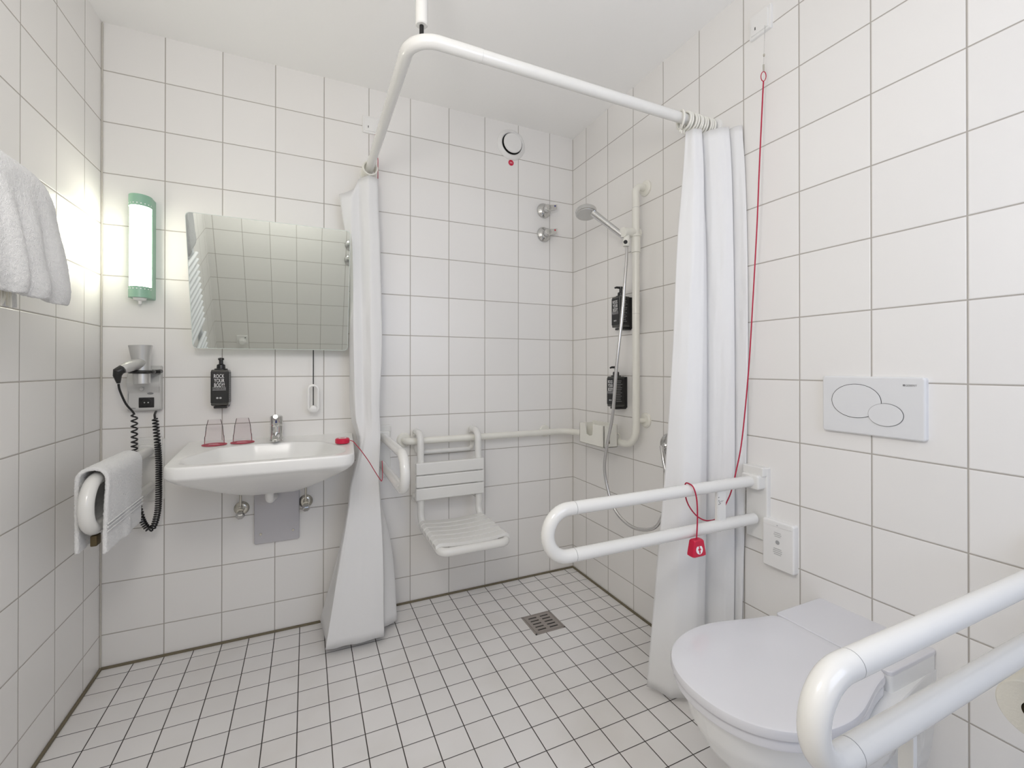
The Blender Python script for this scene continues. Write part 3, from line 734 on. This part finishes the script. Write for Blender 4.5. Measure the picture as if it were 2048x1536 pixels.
Rc = [
    (2.045, [(1.998, -1.022), (2.012, -1.050), (2.040, -1.058), (2.052, -1.045), (2.060, -1.022), (2.070, -1.060), (2.092, -1.094), (2.118, -1.110), (2.128, -1.075), (2.134, -1.112), (2.147, -1.140), (2.153, -1.060)]),
    (1.900, [(1.990, -1.018), (2.008, -1.056), (2.040, -1.066), (2.054, -1.046), (2.064, -1.020), (2.074, -1.066), (2.095, -1.100), (2.120, -1.118), (2.128, -1.080), (2.136, -1.122), (2.148, -1.150), (2.153, -1.060)]),
    (1.650, [(1.968, -1.012), (1.992, -1.058), (2.032, -1.074), (2.058, -1.060), (2.066, -1.025), (2.078, -1.070), (2.096, -1.104), (2.121, -1.124), (2.130, -1.082), (2.138, -1.126), (2.149, -1.158), (2.153, -1.060)]),
    (1.250, [(1.948, -1.008), (1.974, -1.058), (2.020, -1.080), (2.052, -1.070), (2.064, -1.026), (2.080, -1.074), (2.098, -1.106), (2.122, -1.128), (2.131, -1.084), (2.139, -1.128), (2.150, -1.160), (2.153, -1.060)]),
    (.800, [(1.918, -1.000), (1.950, -1.058), (2.002, -1.086), (2.042, -1.076), (2.058, -1.022), (2.078, -1.072), (2.098, -1.106), (2.122, -1.128), (2.131, -1.080), (2.139, -1.126), (2.150, -1.152), (2.153, -1.060)]),
    (.400, [(1.880, -.992), (1.918, -1.060), (1.980, -1.092), (2.028, -1.082), (2.050, -1.018), (2.074, -1.072), (2.096, -1.106), (2.121, -1.126), (2.130, -1.078), (2.138, -1.120), (2.149, -1.140), (2.153, -1.060)]),
    (.025, [(1.846, -.985), (1.886, -1.060), (1.956, -1.098), (2.012, -1.088), (2.040, -1.012), (2.068, -1.072), (2.093, -1.106), (2.119, -1.122), (2.128, -1.074), (2.136, -1.114), (2.148, -1.130), (2.153, -1.060)]),
]
curtain('shower_curtain', 'white shower curtain gathered against the right wall by the toilet', (2.07, -1.05, .025), Rc, seed=8.7, wr=.003)

# ------------------------------------------------------------------ shower grab rail, seat, fittings
SY, SZ, SX, SR = -.062, .815, W - .060, .0168
t = thing('shower_rail', 'long white shower grab rail running round the corner and up the wall', 'grab rail', (1.171, 0, SZ))
yv = -.628
path = fillet([(1.171, -.002, SZ), (1.171, SY, SZ), (SX, SY, SZ), (SX, yv, SZ), (SX, yv, 2.005), (W - .002, yv, 2.005)], [.05, .085, .075, .05], 10)
bm = B(); sweep(bm, path, SR, 20); obj('tube', bm, 'cream', t)
for o_, d in (((1.171, .001, SZ), -Y), ((W + .001, yv, 2.005), -X)):
    bm = B(); lathe(bm, o_, d, [(.036, 0), (.036, .008), (.030, .013), (.018, .014)], 28); obj('wall_flange', bm, 'cream', t)
for a, b, d in (((1.965, SY, SZ), (1.965, .001, SZ), -Y), ((SX, yv, .932), (W + .001, yv, .932), -X)):
    bm = B(); sweep(bm, [a, b], .0125, 16); lathe(bm, b, d, [(.034, 0), (.034, .008), (.028, .013), (.012, .014)], 28); obj('wall_bracket', bm, 'cream', t)
for z in (1.905, 1.42):
    bm = B(); lathe(bm, (SX, yv, z), Z, [(SR + .0002, 0), (SR + .0002, .0010)], 20); obj('joint_seam', bm, 'printm', t)
# slider that carries the hand shower
bm = B(); lathe(bm, (SX, yv, 1.700), Z, [(SR + .001, 0), (SR + .004, .002), (SR + .004, .070), (SR + .009, .074), (SR + .009, .080), (SR + .001, .082)], 24)
sweep(bm, [(SX + .026, yv + .012, 1.797), (SX - .075, yv - .002, 1.785)], [.021, .022], 20)
sl = obj('slider', bm, 'cream', t)
bm = B(); sweep(bm, [(SX - .050, yv, 1.78), (SX - .058, yv - .004, 1.745), (SX - .060, yv - .004, 1.722)], [.012, .016, .013], 18); obj('hose_guide', bm, 'cream', sl)
bm = B(); lathe(bm, (SX - .070, yv - .014, 1.738), V((-.55, -.83, 0)), [(.009, 0), (.0085, .003)], 18); obj('release_button', bm, 'dark', sl, 'black button')

t = thing('hand_shower', 'chrome hand shower head held on the vertical shower rail', 'shower head', (2.02, -.63, 1.77))
hd = V((1.925, -.485, 1.900)); hb = V((2.052, -.632, 1.752)); nf = V((-.16, -.26, -.95)).normalized()
bm = B(); lathe(bm, hd, nf, [(.012, -.030), (.040, -.024), (.049, -.016), (.0505, -.004), (.050, .004), (.046, .006)], 40); obj('head', bm, 'chrome', t)
bm = B(); lathe(bm, hd, nf, [(.0455, .0055), (.044, .0075)], 40); obj('spray_face', bm, 'silver', t, 'grey spray face')
hd2 = hd - nf * .010 + V((.02, -.028, -.012))
bm = B(); sweep(bm, [hd2, hd2.lerp(hb, .25), hd2.lerp(hb, .6), hb], [.017, .0155, .0145, .0125], 18); obj('handle', bm, 'chrome', t)

hp = spline([(2.042, -.634, 1.716), (2.034, -.642, 1.66), (2.022, -.645, 1.56), (2.010, -.640, 1.40), (1.992, -.625, 1.18), (1.985, -.605, .961), (1.984, -.560, .80), (1.984, -.548, .69), (1.990, -.590, .565), (2.000, -.650, .505), (2.020, -.735, .484), (2.050, -.820, .525), (2.085, -.840, .66), (2.098, -.800, .79), (2.112, -.775, .838)], 10)
bm = B(); sweep(bm, hp, .0072, 12)
tag(obj('hanging_shower_hose', bm, M_['chrome2'] if 'chrome2' in M_ else bump(mat('hose_metal', (.62, .61, .60), .22, .9), 1, .0, .0), origin=(2.04, -.6, .48)), 'metal shower hose hanging in a long loop below the hand shower', 'hose')
t = thing('hose_outlet', 'round chrome hose outlet on the right wall half behind the curtain', 'wall outlet', (W, -.755, .835))
bm = B(); lathe(bm, (W + .001, -.775, .838), -X, [(.052, 0), (.051, .005), (.046, .012), (.02, .016)], 36); obj('rosette', bm, 'chrome', t)
bm = B(); lathe(bm, (W - .012, -.775, .838), -X, [(.014, 0), (.014, .020), (.010, .024)], 18); obj('elbow', bm, 'chrome', t)

# soap basket hung on the rail
t = thing('soap_basket', 'cream plastic soap basket hung on the corner shower rail', 'soap basket', (2.04, -.42, .80))
bx0, bx1, by0, by1, bz0, bz1 = 1.996, 2.078, -.520, -.318, .795, .905
bm = B()
box(bm, (bx0, by0, bz0), (bx1, by1, bz0 + .006), .002)
box(bm, (bx1 - .005, by0, bz0), (bx1, by1, bz1), .002)
box(bm, (bx0, by0, bz0), (bx1, by0 + .006, bz1 - .004), .002); box(bm, (bx0, by1 - .006, bz0), (bx1, by1, bz1 - .010), .002)
ft = [(by0, bz0), (by1, bz0), (by1, bz1 - .008), (by1 - .050, bz1 - .008), (by1 - .056, bz1 - .060), (by1 - .085, bz1 - .066), (by1 - .112, bz1 - .060), (by1 - .120, bz1 - .006), (by0, bz1 - .004)]
loft(bm, [[V((x, y, z)) for y, z in ft] for x in (bx0, bx0 + .006)]); obj('tray', bm, 'cream', t)
bm = B(); box(bm, (bx0 + .03, by0 - .0005, bz0 + .02), (bx0 + .037, by0 + .001, bz1 - .03)); obj('slot', bm, 'shade', t)
bm = B()
for y in (-.36, -.48): sweep(bm, fillet([(2.076, y, .860), (SX, y, .862), (2.122, y, .845), (2.122, y, .80)], .015), .0035, 8)
obj('hook', bm, 'cream', t)

# hanging shower seat
t = thing('hanging_shower_chair', 'white slatted shower seat hung on the grab rail against the back wall', 'shower seat', (1.36, -.1, .42))
sr = .0165; xs_ = (1.226, 1.519)
sz = .424; fy = -.488
for x in xs_:
    bm = B(); sweep(bm, fillet([(x, -.0225, .838), (x, -.0225, .8555), (x, -.118, .8555), (x, -.128, .50), (x, -.128, sz), (x, fy + .08, sz)], [.017, .045, .05, .0, .0], 8)[:-2] + fillet([(x, -.128, .56), (x, -.128, sz), (x, fy + .06, sz)], .085, 10)[1:], sr, 18)
    obj('side_frame', bm, 'nylon', t)
bm = B(); sweep(bm, fillet([(xs_[0], fy + .0605, sz), (xs_[0], fy, sz), (xs_[1], fy, sz), (xs_[1], fy + .0605, sz)], .035, 10), sr + .0008, 18); obj('front_tube', bm, 'nylon', t)
bm = B(); sweep(bm, fillet([(xs_[0] + .0, -.030, .80), (xs_[0] + .0, -.030, .752), (xs_[1] - .0, -.030, .752), (xs_[1] - .0, -.030, .80)], .045, 10), .012, 14); obj('rear_stay', bm, 'nylon', t)
for x in xs_:
    bm = B(); lathe(bm, (x, -.110, .525), Y, [(.012, 0), (.012, .085), (.020, .090), (.020, .1095)], 18); obj('wall_buffer', bm, 'nylon', t)
for k, (z0, z1) in enumerate(((.666, .722), (.606, .662), (.546, .602))):
    bm = B(); box(bm, (1.199, -.152, z0), (1.541, -.128 + .004, z1), .005, 3); obj('back_slat', bm, 'nylon', t)
for k in range(6):
    y1 = -.158 - .0525 * k; y0 = y1 - .0455
    bm = B(); n = 20; rings = []
    for i in range(n + 1):
        u = i / n; x = xs_[0] - .018 + (xs_[1] - xs_[0] + .036) * u
        e_ = abs(2 * u - 1)
        dz = -.012 * (1 - e_ ** 2) + .004
        hgt = .013
        wrap_ = -.012 * max(0, (e_ - .93) / .07)
        rings.append([V((x, yy, sz + sr + dz + zz + wrap_)) for yy, zz in ((y0, .0), (y0 + .003, hgt), (y1 - .003, hgt), (y1, 0.))])
    loft(bm, rings); obj('seat_slat', bm, 'nylon', t)

# shower stop valves on the back wall
def stop_valve(label, dot):
    t = thing('shower_valve', label, 'shower valve', (0, 0, 0))
    bm = B(); lathe(bm, (0, .001, 0), -Y, [(.043, 0), (.043, .004), (.038, .012), (.024, .020), (.020, .030)], 36); obj('rosette', bm, 'chrome', t)
    bm = B(); lathe(bm, (0, -.028, 0), -Y, [(.016, 0), (.020, .004), (.020, .030), (.016, .034)], 24)
    pr = [(.000, -.016), (.012, -.014), (.052, -.002), (.054, .026), (.030, .020), (.000, .016)]
    loft(bm, [[V((x, y, z)) for x, z in pr] for y in (-.062, -.036)]); h_ = obj('lever', bm, 'chrome', t)
    bm = B(); lathe(bm, (.040, -.062, .014), -Y, [(.0045, 0), (.0045, .001)], 14); obj('colour_dot', bm, dot, h_)
    return t
v0 = stop_valve('chrome shower valve with a blue dot, upper of two on the back wall', 'blue'); v0.location = (1.962, 0, 2.072)
v1 = stop_valve('chrome shower valve with a red dot, lower of two on the back wall', 'red'); v1.location = (1.962, 0, 1.936)

# extractor vent and sticker
t = thing('air_vent', 'round white extractor vent high on the back wall', 'vent', (1.757, 0, 2.408))
bm = B(); lathe(bm, (1.757, .001, 2.408), -Y, [(.058, .002), (.060, .016), (.066, .020), (.078, .012), (.084, .004), (.084, 0)], 48, False, False); obj('outer_ring', bm, 'plastic', t)
bm = B(); lathe(bm, (1.757, .001, 2.408), -Y, [(.062, 0), (.062, .004)], 40); obj('dark_throat', bm, 'dark', t, 'dark gap inside the ring')
bm = B(); lathe(bm, (1.757, -.006, 2.408), -Y, [(.012, 0), (.012, .012), (.052, .014), (.054, .018), (.050, .024), (.02, .026)], 44); obj('centre_disc', bm, 'plastic', t)
t = thing('round_sticker', 'small red round sticker just under the vent', 'sticker', (1.757, 0, 2.309))
bm = B(); lathe(bm, (1.757, .0005, 2.309), -Y, [(.016, 0), (.016, .0015)], 28); obj('disc', bm, 'red', t)
bm = B(); box(bm, (1.748, -.0014, 2.306), (1.766, -.0011, 2.308)); box(bm, (1.750, -.0014, 2.311), (1.764, -.0011, 2.3128)); obj('white_print', bm, 'pinkp', t)

# drain grate
t = thing('floor_drain', 'square metal floor drain with slots in the shower area', 'drain', (1.721, -.432, 0))
dx0, dx1, dy0, dy1 = 1.646, 1.797, -.508, -.357
bm = B()
for a, b in (((dx0, dy0), (dx1, dy0 + .007)), ((dx0, dy1 - .007), (dx1, dy1)), ((dx0, dy0), (dx0 + .007, dy1)), ((dx1 - .007, dy0), (dx1, dy1))): box(bm, (*a, 0), (*b, .0022))
obj('frame', bm, 'steel', t)
bm = B(); box(bm, (dx0 + .007, dy0 + .007, .0001), (dx1 - .007, dy1 - .007, .0005)); obj('dark_well', bm, 'dark', t, 'dark slots')
gx0, gx1, gy0, gy1 = dx0 + .0085, dx1 - .0085, dy0 + .0085, dy1 - .0085
bm = B(); box(bm, (gx0, gy0, .0004), (gx0 + .016, gy1, .0024)); box(bm, (gx1 - .016, gy0, .0004), (gx1, gy1, .0024)); xm = (gx0 + gx1) / 2
box(bm, (xm - .009, gy0, .0004), (xm + .009, gy1, .0024))
ys = [gy0]; n = 5; slot = .0085; bar = (gy1 - gy0 - n * slot) / (n + 1)
for k in range(n + 1):
    y = gy0 + k * (bar + slot); box(bm, (gx0 + .016, y, .0004), (xm - .009, y + bar, .0024)); box(bm, (xm + .009, y, .0004), (gx1 - .016, y + bar, .0024))
obj('grate', bm, 'steel', t)

# ------------------------------------------------------------------ toilet
TY = -1.538
t = thing('toilet', 'white wall-hung toilet with its lid closed', 'toilet', (1.83, TY, .12))
def egg(x0, x1, hw, hwb, n=72, pw=2.2):
    """front tip x0, back x1; half-width hw at 45 %, hwb at the back"""
    out = []
    L_ = x1 - x0
    for k in range(n):
        a = PI * k / (n - 1); u = (1 - math.cos(a)) / 2
        if u < .47: w_ = hw * (1 - abs(1 - u / .47) ** pw) ** (1 / pw)
        else:
            q = (u - .47) / .53; w_ = hwb + (hw - hwb) * (1 - q * q * (3 - 2 * q) * .999)
        out.append((x0 + L_ * u, w_))
    top = [(x, w_) for x, w_ in out]; bot = [(x, -w_) for x, w_ in reversed(out)]
    return top + bot
def sec(x0, x1, hw, hwb, z): return [V((x, TY + y, z)) for x, y in egg(x0, x1, hw, hwb)]
bm = B()
rings = [sec(1.86, W + .001, .085, .10, .135), sec(1.78, W + .001, .105, .115, .150), sec(1.70, W + .001, .125, .125, .19), sec(1.63, W + .001, .142, .132, .24), sec(1.572, W + .001, .158, .137, .30), sec(1.535, W + .001, .169, .139, .36), sec(1.520, W + .001, .174, .140, .405), sec(1.517, W + .001, .175, .140, .418), sec(1.521, W + .001, .171, .139, .422)]
vr = []
dense = []
for a, b in zip(rings, rings[1:]):
    for k in range(5):
        dense.append([p.lerp(q, k / 5) for p, q in zip(a, b)])
dense.append(rings[-1])
def ss(a, b, x):
    u = max(0., min(1., (x - a) / (b - a))); return u * u * (3 - 2 * u)
for r_ in dense:
    for p in r_:
        # shallow mounting recess in each flank near the wall
        top_ = .345 - .55 * max(0., 2.06 - p.x)
        m_ = ss(1.80, 1.84, p.x) * (1 - ss(2.085, 2.105, p.x)) * (1 - ss(top_ - .004, top_ + .018, p.z)) * ss(.14, .16, p.z)
        p.y = p.y + (TY - p.y) * .42 * m_
loft(bm, dense); obj('bowl', bm, 'ceramic', t, smooth=50)
bm = B(); dk = rrect(.205, .280, .012, 5, 2.057, TY)
plate(bm, (0, 0, .405), X, Y, Z, dk, .056, .002)
for v in bm.verts: v.co.x = min(v.co.x, W + .001)
obj('rear_deck', bm, 'ceramic', t)
bm = B(); plate(bm, (0, 0, .4612), X, Y, Z, rrect(.206, .281, .010, 5, 2.0575, TY), .0095, .003)
for v in bm.verts: v.co.x = min(v.co.x, W + .001)
obj('deck_cover', bm, 'seatw', t)
def slab(bm, x0, x1, hw, hwb, z0, z1, r, dome=0.):
    base = []
    for x, y in egg(x0, x1, hw, hwb, 120):
        e_ = x - (x1 - .032)
        base.append((x, math.copysign(abs(y) - (.032 - math.sqrt(max(0., .032 ** 2 - e_ * e_)) if e_ > 0 else 0), y)))
    cx, cy = (x0 + x1) / 2, 0
    def rg(ins, z):
        out = []
        for x, y in base:
            k = 1 - ins / math.hypot((x1 - x0) / 2, hw) * 1.25
            out.append(V((cx + (x - cx) * k, TY + y * k, z)))
        return out
    rs = [rg(r, z0), rg(r * .3, z0 + r * .3), rg(0, z0 + r), rg(0, z1 - r), rg(r * .3, z1 - r * .3), rg(r, z1)]
    if dome: rs += [rg(.03, z1 + dome * .35), rg(.08, z1 + dome * .8), rg(.14, z1 + dome)]
    loft(bm, rs)
bm = B(); slab(bm, 1.506, 1.953, .182, .138, .4235, .4465, .005); obj('seat', bm, 'seatw', t)
bm = B(); slab(bm, 1.498, 1.955, .186, .140, .4475, .4705, .007, .004); obj('lid', bm, 'seatw', t)
for y in (-.085, .085):
    bm = B(); sweep(bm, [(1.958, TY + y - .022, .452), (1.958, TY + y + .022, .452)], .010, 14); obj('hinge', bm, 'seatw', t)

# flush plate
t = thing('flush_plate', 'white dual flush plate with two oval buttons on the right wall', 'flush plate', (W, -1.540, .985))
fo = V((W + .001, -1.540, 1.068)); fx = V((0, -1, 0))
bm = B(); plate(bm, fo, fx, Z, -X, rrect(.248, .163, .008), .016, .005, 4); obj('plate', bm, 'panelw', t)
def oval(cx, cz, rx, rz): return ellipse(rx, rz, 64, cx, cz)
f1 = V((fo.x - .0155, fo.y, fo.z))
big, small = (-.034, .012, .062, .047), (.038, -.021, .040, .030)
bm = B(); plate(bm, f1, fx, Z, -X, oval(big[0], big[1], big[2] + .0012, big[3] + .0012), .0012); plate(bm, f1, fx, Z, -X, oval(small[0], small[1], small[2] + .0012, small[3] + .0012), .0013); obj('button_gap', bm, 'dark', t, 'dark line round the buttons')
bm = B(); plate(bm, f1, fx, Z, -X, oval(*big), .0018, .0006); obj('button', bm, 'panelw', t, 'large oval button')
bm = B(); plate(bm, f1, fx, Z, -X, oval(small[0], small[1], small[2] + .0008, small[3] + .0008), .0019); obj('button_rim', bm, 'printg', t)
bm = B(); plate(bm, f1, fx, Z, -X, oval(*small), .0026, .0006); obj('button', bm, 'panelw', t, 'small oval button')
bm = B(); text(bm, '\u25a0GEBERIT', (fo.x - .0162, fo.y - .077, fo.z + .0575), fx, Z, .030, .0052); obj('lettering', bm, 'printg', t)

# hygiene bag dispenser
t = thing('bag_dispenser', 'white slim bag dispenser on the wall below the far support rail', 'dispenser', (W, -1.281, .51))
bo = V((W + .001, -1.279, .590))
bm = B(); plate(bm, bo, fx, Z, -X, rrect(.108, .158, .008), .024, .005, 4); obj('housing', bm, 'plastic', t)
b1 = V((W - .0232, -1.279, .590))
bm = B(); plate(bm, b1, fx, Z, -X, rrect(.098, .012, .003, 4, 0, .067), .0012, .0005); obj('top_flap', bm, 'plastic', t)
bm = B()
for k, (z, w_) in enumerate(((.040, .022), (.034, .026), (.028, .020), (-.012, .026), (-.018, .030), (-.024, .030), (-.030, .024))):
    box(bm, b1 + fx * (-w_ / 2) + Z * z, b1 + fx * (w_ / 2) + Z * (z + .0016) - X * .0006)
lathe(bm, b1 + Z * .010, -X, [(.007, 0), (.007, .0006), (.005, .0006), (.005, .0003)], 20)
obj('printed_text', bm, 'printm', t)
bm = B(); lathe(bm, b1 + Z * .066, -X, [(.0022, 0), (.0022, .0016)], 12); obj('screw', bm, 'greyp', t)

# right-hand emergency cord
b2 = dup(b0, (W, -1.210, 2.364), 'white square pull-cord switch high on the right wall', -PI / 2)
t = thing('emergency_pull', 'red emergency knob on a long red cord looped over the far support rail', 'emergency cord', (1.833, -1.225, .59))
bm = B(); sweep(bm, [(2.136, -1.238, 2.330), (2.128, -1.238, 2.178)], .0012, 6); obj('clear_line', bm, 'clear', t, 'thin clear line under the switch')
bm = B(); sweep(bm, [(2.129, -1.238, 2.196), (2.129, -1.238, 2.172)], .0028, 8); sweep(bm, [(2.131, -1.238, 2.232), (2.131, -1.238, 2.225)], .003, 8); obj('clip', bm, 'dullchrome', t)
bm = B(); sweep(bm, [(2.128 + .006 * math.sin(a), -1.238 - .005 * math.sin(a), 2.156 - .016 * math.cos(a)) for a in [2 * PI * k / 20 for k in range(20)]], .0014, 8, closed=True)
cp = [(2.128, -1.238, 2.140), (2.127, -1.235, 2.078), (2.118, -1.230, 1.858), (2.112, -1.225, 1.656), (2.111, -1.210, 1.405), (2.102, -1.200, 1.166), (2.094, -1.180, .925), (2.071, -1.172, .805), (2.053, -1.172, .755), (2.033, -1.172, .722), (1.987, -1.175, .673), (1.936, -1.175, .668), (1.891, -1.175, .688), (1.854, -1.175, .727), (1.838, -1.175, .765), (1.833, -1.180, .801), (1.829, -1.198, .8075), (1.826, -1.220, .800), (1.835, -1.2245, .762), (1.837, -1.225, .700), (1.833, -1.225, .640)]
sweep(bm, spline(cp, 8), .0022, 8); obj('cord', bm, 'redc', t)
bm = B(); kz0, kz1 = .589, .641
def kr(w, d, z): return [V((1.833 + x * 1.0, -1.225 + y, z)) for x, y in rrect(w, d, .004, 4)]
loft(bm, [kr(.044, .020, kz0), kr(.053, .028, kz0 + .004), kr(.053, .028, kz0 + .010), kr(.040, .024, kz1 - .004), kr(.034, .018, kz1)])
kn = obj('knob', bm, 'red', t)
kf = V((1.831, -1.2388, .6125)); fn = V((0, -1, .12)).normalized(); ku = V((0, .12, 1)).normalized()
bm = B(); plate(bm, kf + V((0, .002, 0)), X, ku, fn, ellipse(.0135, .0135, 32), .0022); obj('white_symbol', bm, 'print', kn)
bm = B(); kf2 = kf + fn * .0003
plate(bm, kf2, X, ku, fn, ellipse(.0025, .0025, 16, 0, .0082), .0006)
plate(bm, kf2, X, ku, fn, [(-.0026, -.0105), (-.0026, .001), (-.0052, -.002), (-.0065, .001), (-.0026, .0052), (.0026, .0052), (.0065, .001), (.0052, -.002), (.0026, .001), (.0026, -.0105)], .0006)
obj('red_figure', bm, 'red', kn)

# small things on the front wall, seen in the mirror
hk = thing('door_knob', 'round chrome knob, upper of two reflected at the mirror edge', 'knob', (1.085, FRONT, 1.12))
bm = B(); lathe(bm, (1.085, FRONT - .001, 1.12), Y, [(.048, 0), (.046, .010), (.03, .022), (.012, .026)], 32); obj('dome', bm, 'chrome', hk)
dup(hk, (1.085, FRONT, .985), 'round chrome knob, lower of two reflected at the mirror edge')
t = thing('wall_socket', 'white wall socket with a round plug, reflected low in the mirror', 'wall socket', (.20, FRONT, .12))
bm = B(); plate(bm, (.20, FRONT - .001, .16), -X, Z, Y, rrect(.09, .085, .008), .012, .003); obj('cover', bm, 'plastic', t)
bm = B(); lathe(bm, (.20, FRONT + .010, .148), Y, [(.032, 0), (.030, .02), (.02, .03)], 28); obj('plug', bm, 'plastic', t)
bm = B(); lathe(bm, (.225, FRONT + .010, .185), Y, [(.005, 0), (.005, .002)], 12); obj('dark_dot', bm, 'dark', t)

# ------------------------------------------------------------------ lights
def light(name, kind, loc, rot, energy, color, **kw):
    l = bpy.data.lights.new(name, kind); l.energy = energy; l.color = color
    for k, v in kw.items(): setattr(l, k, v)
    o = bpy.data.objects.new(name, l); C.objects.link(o); o.location = loc; o.rotation_euler = rot; return o
# added unseen fill light above the camera, and daylight through the open doorway
light('added_fill_light', 'POINT', (.58, -1.92, 1.76), (0, 0, 0), 19.5, (1., .97, .93), shadow_soft_size=.14)
light('doorway_daylight', 'AREA', (1.60, FRONT - .45, 1.62), (PI / 2, 0, 0), 9.5, (.70, .79, 1.), shape='RECTANGLE', size=.9, size_y=1.0)
w = bpy.data.worlds.new('world'); bpy.context.scene.world = w; w.use_nodes = True
w.node_tree.nodes['Background'].inputs[0].default_value = (.75, .82, 1., 1); w.node_tree.nodes['Background'].inputs[1].default_value = .35

# ------------------------------------------------------------------ camera
cam = bpy.data.cameras.new('camera'); co = bpy.data.objects.new('camera', cam); C.objects.link(co)
cam.sensor_width = 36; cam.sensor_fit = 'HORIZONTAL'; cam.lens = 896.8 / 2048 * 36; cam.shift_y = -(768 - 732.77) / 2048; cam.clip_start = .02
co.location = (.72925, -2.25581, 1.17346); co.rotation_euler = (PI / 2 + .00339, 0, -.42969)
sc_ = bpy.context.scene; sc_.camera = co
vs = sc_.view_settings; vs.view_transform = 'Standard'; vs.look = 'None'; vs.gamma = 1; vs.use_curve_mapping = False; vs.exposure = .04
sc_.cycles.max_bounces = 16; sc_.cycles.diffuse_bounces = 8; sc_.cycles.glossy_bounces = 6; sc_.cycles.transmission_bounces = 10
sc_.cycles.caustics_reflective = False; sc_.cycles.caustics_refractive = False; sc_.cycles.sample_clamp_indirect = 4.
